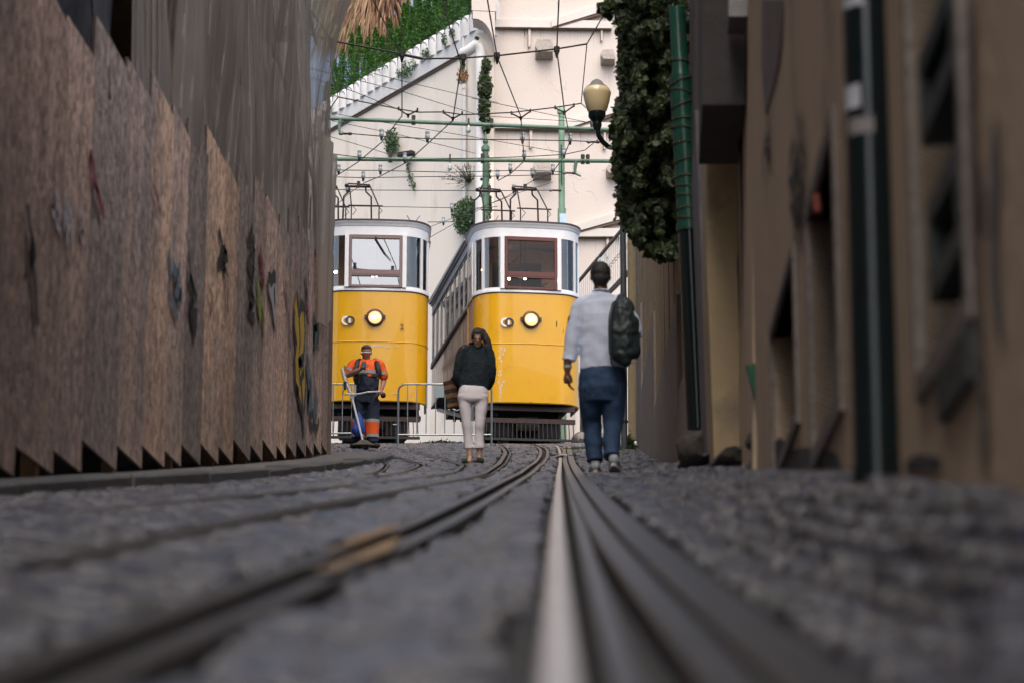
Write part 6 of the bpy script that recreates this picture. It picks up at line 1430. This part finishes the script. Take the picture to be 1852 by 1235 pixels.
bp_m = mat('black_nylon', (.012, .022, .027), (.02, .035, .04), 7, .55, bump=.7, bscale=9, bd=.02)
p = MB(); yo = -.21
etube(p, [Pm(1122, 541, -.13), Pm(1125, 556, -.17), Pm(1127, 585, yo), Pm(1128, 618, yo), Pm(1129, 640, yo), Pm(1130, 650, yo)], [(.05, .04), (.095, .07), (.112, .085), (.118, .095), (.112, .09), (.085, .07)], 22)
etube(p, [Pm(1146, 580, yo+.02), Pm(1147, 640, yo+.02)], [(.05, .05), (.05, .06)])
bpk = empty('backpack', Pm(1129, 652, yo), 'black backpack slung on the right shoulder of the man walking away', 'backpack')
remesh(p, 'bag', bp_m, bpk, .009, 3, .03, .08)
p = MB(); etube(p, [Pm(1110, 548, -.19), Pm(1103, 580, -.27), Pm(1104, 640, -.26)], [(.014, .008), (.016, .01), (.014, .008)], 8); remesh(p, 'side_strap', bp_m, bpk, .005, 1)
p = MB(); etube(p, [Pm(1121, 541, -.15), Pm(1123, 534, -.05), Pm(1126, 540, .05), Pm(1130, 560, .12)], [(.028, .012)]*4, 10); remesh(p, 'shoulder_strap', bp_m, bpk, .006, 1)
MB().tube([Pm(1108, 560, -.3), Pm(1118, 556, -.31), Pm(1138, 562, -.305), Pm(1146, 585, -.3)], .004, 5).build('zip', M['iron'], bpk)
MB().tube([Pm(1104, 640, -.2), Pm(1106, 658, -.18), Pm(1112, 664, -.17)], .006, 5).build('loose_strap', bp_m, bpk)

# ---------------------------------------------------------------- woman looking down
YW = 28.5
def Pw(x, y, dy=0.): return atY(x, y, YW+dy)
wom = person((Pw(857, 838).x, YW, gnd(-.45, YW)), 'woman in dark sweater, cropped white trousers and green shoes looking down')
sk2 = skin('skin_light', (.6, .36, .27))
b = MB(); T, rot = head(b, Pw(864, 611, -.05), .068, .088, .104, face=-1, tilt=.42)
etube(b, [Pw(864, 614, .02), Pw(862, 624, .03), Pw(861, 634, .04)], [.045, .045, (.09, .06)])
for (xa, xb) in ((849, 850), (867, 867)): etube(b, [Pw(xa, 795), Pw(xa, 815), Pw(xb, 826)], [.034, .034, .032]); etube(b, [Pw(xb, 828, .02), Pw(xb-1 if xb < 860 else xb+1, 833, -.1)], [.032, .028])
etube(b, [Pw(834, 640), Pw(827, 676, .04), Pw(840, 696, .16)], [.035, .03, .025]); etube(b, [Pw(886, 640), Pw(891, 672, .04), Pw(876, 696, .16)], [.035, .03, .025])
fingers(b, Pw(852, 702, .19), (1, .1, -.2), (0, .2, 1), (0, 1, 0), .07, .7, .0075); fingers(b, Pw(866, 702, .2), (-1, .1, -.2), (0, .2, 1), (0, 1, 0), .07, .7, .0075)
etube(b, [Pw(860, 640, .03), Pw(858, 680, .03), Pw(856, 715, .03), ], [(.12, .08), (.12, .08), (.12, .08)]); etube(b, [Pw(844, 715), Pw(846, 763), Pw(848, 800)], [.045, .035, .03]); etube(b, [Pw(868, 715), Pw(868, 763), Pw(867, 800)], [.045, .035, .03])
remesh(b, 'body', sk2, wom, .006, 2)
bits(T, rot, [('eye', plain('eye_shadow', (.05, .025, .02), .5), [(-.03, .078, .004, (.014, .01, .004)), (.03, .078, .004, (.014, .01, .004))]), ('eyebrow', hr_, [(-.03, .082, .022, (.018, .006, .004)), (.03, .082, .022, (.018, .006, .004))]), ('lips', plain('lips', (.3, .09, .08), .4), [(0, .082, -.052, (.022, .008, .006))])], wom)
hb_ = MB(); addball(hb_, T(0, -.026, .038), (.073, .09, .08), rot); addball(hb_, T(0, .004, .068), (.070, .062, .042), rot); addball(hb_, T(-.05, .02, .03), (.026, .05, .05), rot); addball(hb_, T(.05, .02, .03), (.026, .05, .05), rot); addball(hb_, T(0, -.05, -.03), (.06, .05, .06))
etube(hb_, [Pw(871, 600, .06), Pw(878, 612, .06), Pw(883, 624, .05), Pw(886, 634, .07), Pw(887, 642, .08)], [.045, .05, (.042, .04), (.034, .03), .014]); etube(hb_, [Pw(857, 604, .04), Pw(853, 615, .03)], [.03, .014])
remesh(hb_, 'hair', hr_, wom, .007, 2, .014, .02)
swm = mat('dark_teal_knit', (.008, .016, .024), (.014, .026, .036), 25, .95, bump=.9, bscale=50, bd=.01)
s = MB()
etube(s, [Pw(861, 622, .02), Pw(861, 630, .02), Pw(861, 642, .02), Pw(860, 665, .01), Pw(858, 690, .01), Pw(857, 703, .01)], [(.07, .065), (.125, .08), (.17, .1), (.165, .115), (.172, .12), (.178, .118)], 26, end=False)
etube(s, [Pw(846, 631), Pw(837, 637), Pw(830, 660), Pw(827, 682, .03), Pw(833, 700, .12)], [.06, .065, .06, .056, .048]); etube(s, [Pw(876, 631), Pw(884, 637), Pw(888, 660), Pw(889, 680, .03), Pw(883, 699, .12)], [.06, .065, .06, .056, .048])
sw = remesh(s, 'sweater', swm, wom, .009, 4, .02, .1)
MB().tube([Pw(861, 622, .02)+Vector((.075*math.cos(a), .07*math.sin(a)-.01, .0)) for a in np.linspace(0, 6.28, 20)], .014, 7).build('neckband', swm, sw, smooth=True)
trm = mat('off_white_trousers', (.80, .78, .84), (.72, .7, .76), 8, .85, bump=.1, bscale=12, bd=.01)
j = MB()
etube(j, [Pw(857, 699), Pw(856, 710), Pw(855, 722), Pw(855, 728)], [(.165, .11), (.18, .125), (.185, .13), (.15, .11)], 24, end=False)
etube(j, [Pw(841, 716), Pw(842, 735), Pw(844, 763, -.01), Pw(846, 786, .01), Pw(848, 811, .02)], [(.092, .105), (.08, .092), (.06, .068), (.054, .06), (.058, .066)], 20, end=False)
etube(j, [Pw(870, 716), Pw(870, 735), Pw(868, 763, -.02), Pw(867, 786, 0), Pw(867, 811, .0)], [(.092, .105), (.082, .092), (.061, .068), (.056, .06), (.062, .068)], 20, end=False)
jj = remesh(j, 'trousers', trm, wom, .008, 3, .008, .08)
gsm = mat('green_suede', (.01, .09, .05), (.008, .065, .035), 20, .8)
def shoe_f(base, yaw=0., m=gsm, parent=wom, ln=.24, w=.085, h=.07, sole=None, nm='shoe'): return shoe(base, ln, w, h, m, parent, 0, math.pi+yaw, sole, nm)
gw_ = gnd(-.45, YW); shoe_f((Pw(850, 838).x, YW+.08, gw_), -.35, sole=plain('thin_sole', (.08, .07, .06))); shoe_f((Pw(867, 838).x, YW+.04, gw_), .1, sole=plain('thin_sole2', (.08, .07, .06)))
bag = empty('shoulder_bag', Pw(815, 738, .08), 'brown striped woven shoulder bag hanging at the left side of the woman', 'bag')
bm1, bm2 = mat('bag_dark_stripe', (.035, .018, .012), (.02, .012, .009), 30, .8, bump=.6, bscale=80), mat('bag_tan_stripe', (.2, .10, .05), (.14, .07, .035), 30, .8, bump=.6, bscale=80)
L0_, R0_, L1_, R1_ = Pw(801, 690, .02), Pw(829, 686, .1), Pw(809, 737, .02), Pw(831, 733, .1); nS = 6
for k in range(nS):
    t0, t1 = k/nS, (k+1)/nS; q = MB(); e1, e2, e3, e4 = L0_.lerp(L1_, t0), R0_.lerp(R1_, t0), R0_.lerp(R1_, t1-.004), L0_.lerp(L1_, t1-.004); bulge = Vector((0, -.03-.03*math.sin(math.pi*(t0+t1)/2), 0)); dp = Vector((.03, .13, 0))
    f = [e1, (e1+e2)/2+bulge, e2, e3, (e3+e4)/2+bulge, e4]; q.add(f+[v+dp for v in f], [(0, 1, 4, 5), (1, 2, 3, 4), (11, 10, 7, 6), (10, 9, 8, 7), (0, 5, 11, 6), (2, 8, 9, 3), (0, 6, 7, 1), (1, 7, 8, 2), (5, 4, 10, 11), (4, 3, 9, 10)]); q.build('stripe_band', bm1 if k % 2 == 0 else bm2, bag)
MB().tube([Pw(822, 688, .04), Pw(830, 655, -.02), Pw(838, 630, -.07), Pw(840, 622, .02), Pw(836, 650, .12), Pw(826, 688, .12)], .011, 7).build('strap', mat('leather_strap', (.09, .04, .035), (.06, .03, .025), 9, .5), bag, smooth=True)

# ---------------------------------------------------------------- street worker with brush cutter
YK = 38.9
def Pk(x, y, dy=0.): return atY(x, y, YK+dy)
gk = gnd(Pk(662, 811).x, YK)
wk = person((Pk(662, 811).x, YK, gk), 'street worker in orange hi-vis shirt and navy trousers reading a phone')
sk3 = skin('skin_ruddy', (.45, .21, .15))
b = MB(); T, rot = head(b, Pk(662.5, 637.5, -.02), .084, .098, .125, face=-1, tilt=.25)
etube(b, [Pk(662.5, 645, .02), Pk(662.5, 655, .02)], [.066, .075])
etube(b, [Pk(637, 658), Pk(628, 677, -.05), Pk(640, 673, -.22), Pk(652, 667, -.3)], [.055, .052, .045, .034]); fingers(b, Pk(657, 663, -.33), (.75, -.1, .55), (-.4, -.2, .9), (-.2, 1, 0), .08, .75, .0105)
etube(b, [Pk(689, 658), Pk(694, 685, .02), Pk(690, 703, -.08)], [.055, .048, .036]); fingers(b, Pk(687.5, 708, -.12), (-.35, -.2, -.9), (.3, .9, 0), (-.9, .2, 0), .08, .8, .0105)
etube(b, [Pk(662, 660), Pk(663, 700)], [(.15, .1), (.15, .1)]); etube(b, [Pk(650, 700), Pk(647, 800)], [.07, .05]); etube(b, [Pk(675, 700), Pk(675, 800)], [.07, .05])
remesh(b, 'body', sk3, wk, .0075, 2)
gh = mat('greying_hair', (.06, .055, .052), (.02, .018, .017), 40, .7, bump=.6, bscale=120)
hb_ = MB(); addball(hb_, T(0, -.03, .045), (.09, .098, .084), rot); addball(hb_, T(0, .0, .078), (.078, .08, .045), rot); remesh(hb_, 'hair', gh, wk, .009, 2, .006, .02)
bits(T, rot, [('glasses', plain('white_glasses', (.8, .8, .8), .3), [(0, .095, .006, (.086, .012, .009)), (-.08, .05, .006, (.008, .06, .008)), (.08, .05, .006, (.008, .06, .008))]), ('eyebrow', gh, [(-.03, .094, .03, (.02, .007, .005)), (.03, .094, .03, (.02, .007, .005))]), ('lips', plain('lips2', (.2, .07, .06), .5), [(0, .09, -.064, (.025, .008, .006))])], wk)
orm = mat('hi_vis_orange', (.95, .13, .015), (.85, .11, .01), 9, .75, bump=.4, bscale=12, bd=.02); rfm = mat('reflective_tape', (.4, .4, .4), (.33, .33, .33), 40, .4); nvm = mat('navy_workwear', (.02, .032, .062), (.014, .022, .045), 8, .8, bump=.5, bscale=14, bd=.02); bkm = mat('harness_black', (.015, .015, .018), (.01, .01, .012), 12, .6)
s = MB(); etube(s, [Pk(662.5, 650, .02), Pk(662.5, 655, .02), Pk(662.5, 662, .01), Pk(662.5, 675, 0), Pk(662.5, 688, -.01)], [(.1, .08), (.17, .1), (.225, .13), (.215, .15), (.21, .165)], 26, end=False)
etube(s, [Pk(646, 656), Pk(638, 660), Pk(629, 673, -.03)], [.075, .078, .074]); etube(s, [Pk(680, 656), Pk(688, 660), Pk(694, 681)], [.075, .078, .076])
sh_ = remesh(s, 'hi_vis_shirt', orm, wk, .01, 3, .02, .09)
def ringband(cx, cy, hw, hd, h, m, nm, par, dy=0., tilt=0.):
    c = Pk(cx, cy, dy); q = MB(); n = 28; vs = []
    for z in (-h/2, h/2):
        for k in range(n): a = 2*math.pi*k/n; vs.append((c.x+hw*math.cos(a), c.y+hd*math.sin(a), c.z+z+tilt*math.cos(a)))
    q.add(vs, [(k, (k+1) % n, (k+1) % n+n, k+n) for k in range(n)]); return q.build(nm, m, par, smooth=True)
ringband(662.5, 674, .222, .165, .06, rfm, 'reflective_band', sh_); ringband(662.5, 684.5, .217, .178, .05, rfm, 'reflective_band', sh_); ringband(631.5, 668, .083, .083, .05, rfm, 'reflective_band', sh_, -.03, -.04); ringband(692, 675.5, .082, .085, .05, rfm, 'reflective_band', sh_)
t_ = MB(); etube(t_, [Pk(663, 683, -.0), Pk(663, 692, -.03), Pk(663, 703, -.02), Pk(662, 715), Pk(661, 730)], [(.2, .16), (.205, .19), (.195, .18), (.205, .15), (.2, .14)], 26, end=False)
etube(t_, [Pk(649, 722), Pk(648, 745), Pk(647, 775), Pk(646, 800)], [(.112, .12), (.108, .11), (.098, .1), (.092, .095)], 20, end=False); etube(t_, [Pk(674, 722), Pk(674, 745), Pk(673.5, 775), Pk(674, 800)], [(.115, .12), (.112, .11), (.1, .1), (.095, .095)], 20, end=False)
tt = remesh(t_, 'work_trousers', nvm, wk, .01, 3, .024, .08)
for cx in (647, 673.5):
    q = MB(); n = 24; vs = []
    for (y, r1) in ((764, .112), (774, .109), (785, .106)):
        c = Pk(cx, y)
        for k in range(n): a = 2*math.pi*k/n; vs.append((c.x+r1*math.cos(a), c.y+(r1+.006)*math.sin(a), c.z))
    q.add(vs, [(j*n+k, j*n+(k+1) % n, (j+1)*n+(k+1) % n, (j+1)*n+k) for j in (0, 1) for k in range(n)]); q.build('orange_leg_panel', orm, tt, smooth=True)
    ringband(cx, 761.5, .115, .12, .055, rfm, 'reflective_band', tt); ringband(cx, 788, .108, .113, .05, rfm, 'reflective_band', tt)
btm = mat('muddy_boots', (.06, .045, .035), (.03, .024, .02), 15, .9, bump=.6)
for cx, yw in ((646, -.25), (676, .25)): shoe((Pk(cx, 811).x, YK+.1, gk-.01), .3, .12, .12, btm, wk, 0, math.pi+yw, nm='boot')
def strap(pts, w_, nm='harness_strap'):
    q = MB(); etube(q, pts, [(w_, .014)]*len(pts), 10, end=False); q.build(nm, bkm, har, smooth=True)
har = empty('harness', Pk(662, 690, -.1), 'black padded brush cutter harness worn over the orange shirt', 'harness')
strap([Pk(650, 649, .02), Pk(647, 653, -.08), Pk(645, 662, -.14), Pk(640, 672, -.16), Pk(640, 680, -.14)], .038); strap([Pk(676, 650, .02), Pk(681, 656, -.08), Pk(684, 666, -.13), Pk(686, 677, -.13)], .045)
q = MB(); q.box(Pk(662.5, 678.5, -.185), (.38, .03, .06), bev=.01); q.box(Pk(650, 686, -.19), (.05, .03, .15), bev=.01); q.build('waist_belt', bkm, har); MB().box(Pk(668, 678, -.205), (.06, .015, .035)).build('buckle', orm, har)
q = MB(); q.box(Pk(642, 706, -.2), (.04, .03, .2), bev=.008); q.build('hip_plate', M['insul'], har)
ph = Pk(657, 659.5, -.36); MB().box(ph, (.075, .012, .14), bev=.004, mtx=Matrix.Translation(ph) @ Matrix.Rotation(-.5, 4, 'X') @ Matrix.Rotation(.12, 4, 'Y')).build('phone', bkm, label='black mobile phone held by the street worker', cat='phone')
bc = empty('brush_cutter', Pk(657, 806, -.3), 'brush cutter with white shaft hanging from the street worker', 'brush cutter')
wh = plain('white_shaft', (.7, .72, .74), .35); 
q = MB(); etube(q, [Pk(619, 668, -.05), Pk(625, 688, -.12), Pk(634, 711, -.24)], [(.03, .03), (.036, .036), (.03, .03)], 12); remesh(q, 'upper_housing', rfm, bc, .008, 2)
MB().tube([Pk(634, 708, -.24), Pk(657, 800, -.42)], .017, 10).build('shaft', wh, bc, smooth=True); MB().tube([Pk(627, 712, -.28), Pk(643, 712.5, -.28), Pk(654, 711, -.31), Pk(664, 708.5, -.33), Pk(687, 707.5, -.2)], .015, 8).build('handlebar', wh, bc, smooth=True)
MB().tube([Pk(624, 690, -.26), Pk(623.5, 704, -.28)], [.028, .02], 10).build('grip', bkm, bc, smooth=True); MB().tube([Pk(623, 704, -.28), Pk(619, 712, -.28), Pk(622, 714, -.28), Pk(630, 712, -.27)], .006, 6).build('throttle_cable', bkm, bc)
MB().box(Pk(637, 717, -.25), (.07, .07, .11), bev=.012).build('clamp', M['insul'], bc)
MB().lathe(Pk(657.5, 808, -.42), [(.03, .0), (.2, .02), (.21, .035), (.12, .07), (.05, .12)], 20, ry=.5).build('guard', mat('muddy_guard', (.13, .11, .09), (.06, .05, .04), 12, .9), bc, smooth=True); MB().lathe(Pk(657.5, 811, -.42), [(.08, 0), (.09, .03), (.04, .05)], 14).build('trimmer_head', bkm, bc, smooth=True)
MB().prism([(689, 0), (698, 0)], (0, 0, 0), (1, 0, 0), (0, 0, 1), (0, 1, 0)) if False else None
q = MB(); q.ball(Pk(693, 714, -.1), (.045, .04, .05)); q.build('work_glove', bkm, label='black work glove hanging at the hip of the street worker', cat='glove', smooth=True)
q = MB(); etube(q, [Pk(649, 747, -.22), Pk(649, 760, -.26), Pk(648, 774, -.28), Pk(648, 783, -.27)], [(.03, .03), (.07, .06), (.115, .09), (.1, .08)], 18)
remesh(q, 'cloth_bag', mat('bright_blue_cloth', (.015, .065, .36), (.01, .045, .27), 9, .7, bump=.5, bscale=12), None, .01, 3, .04, .1, label='bright blue cloth bag hanging in front of the left leg of the worker', cat='bag')
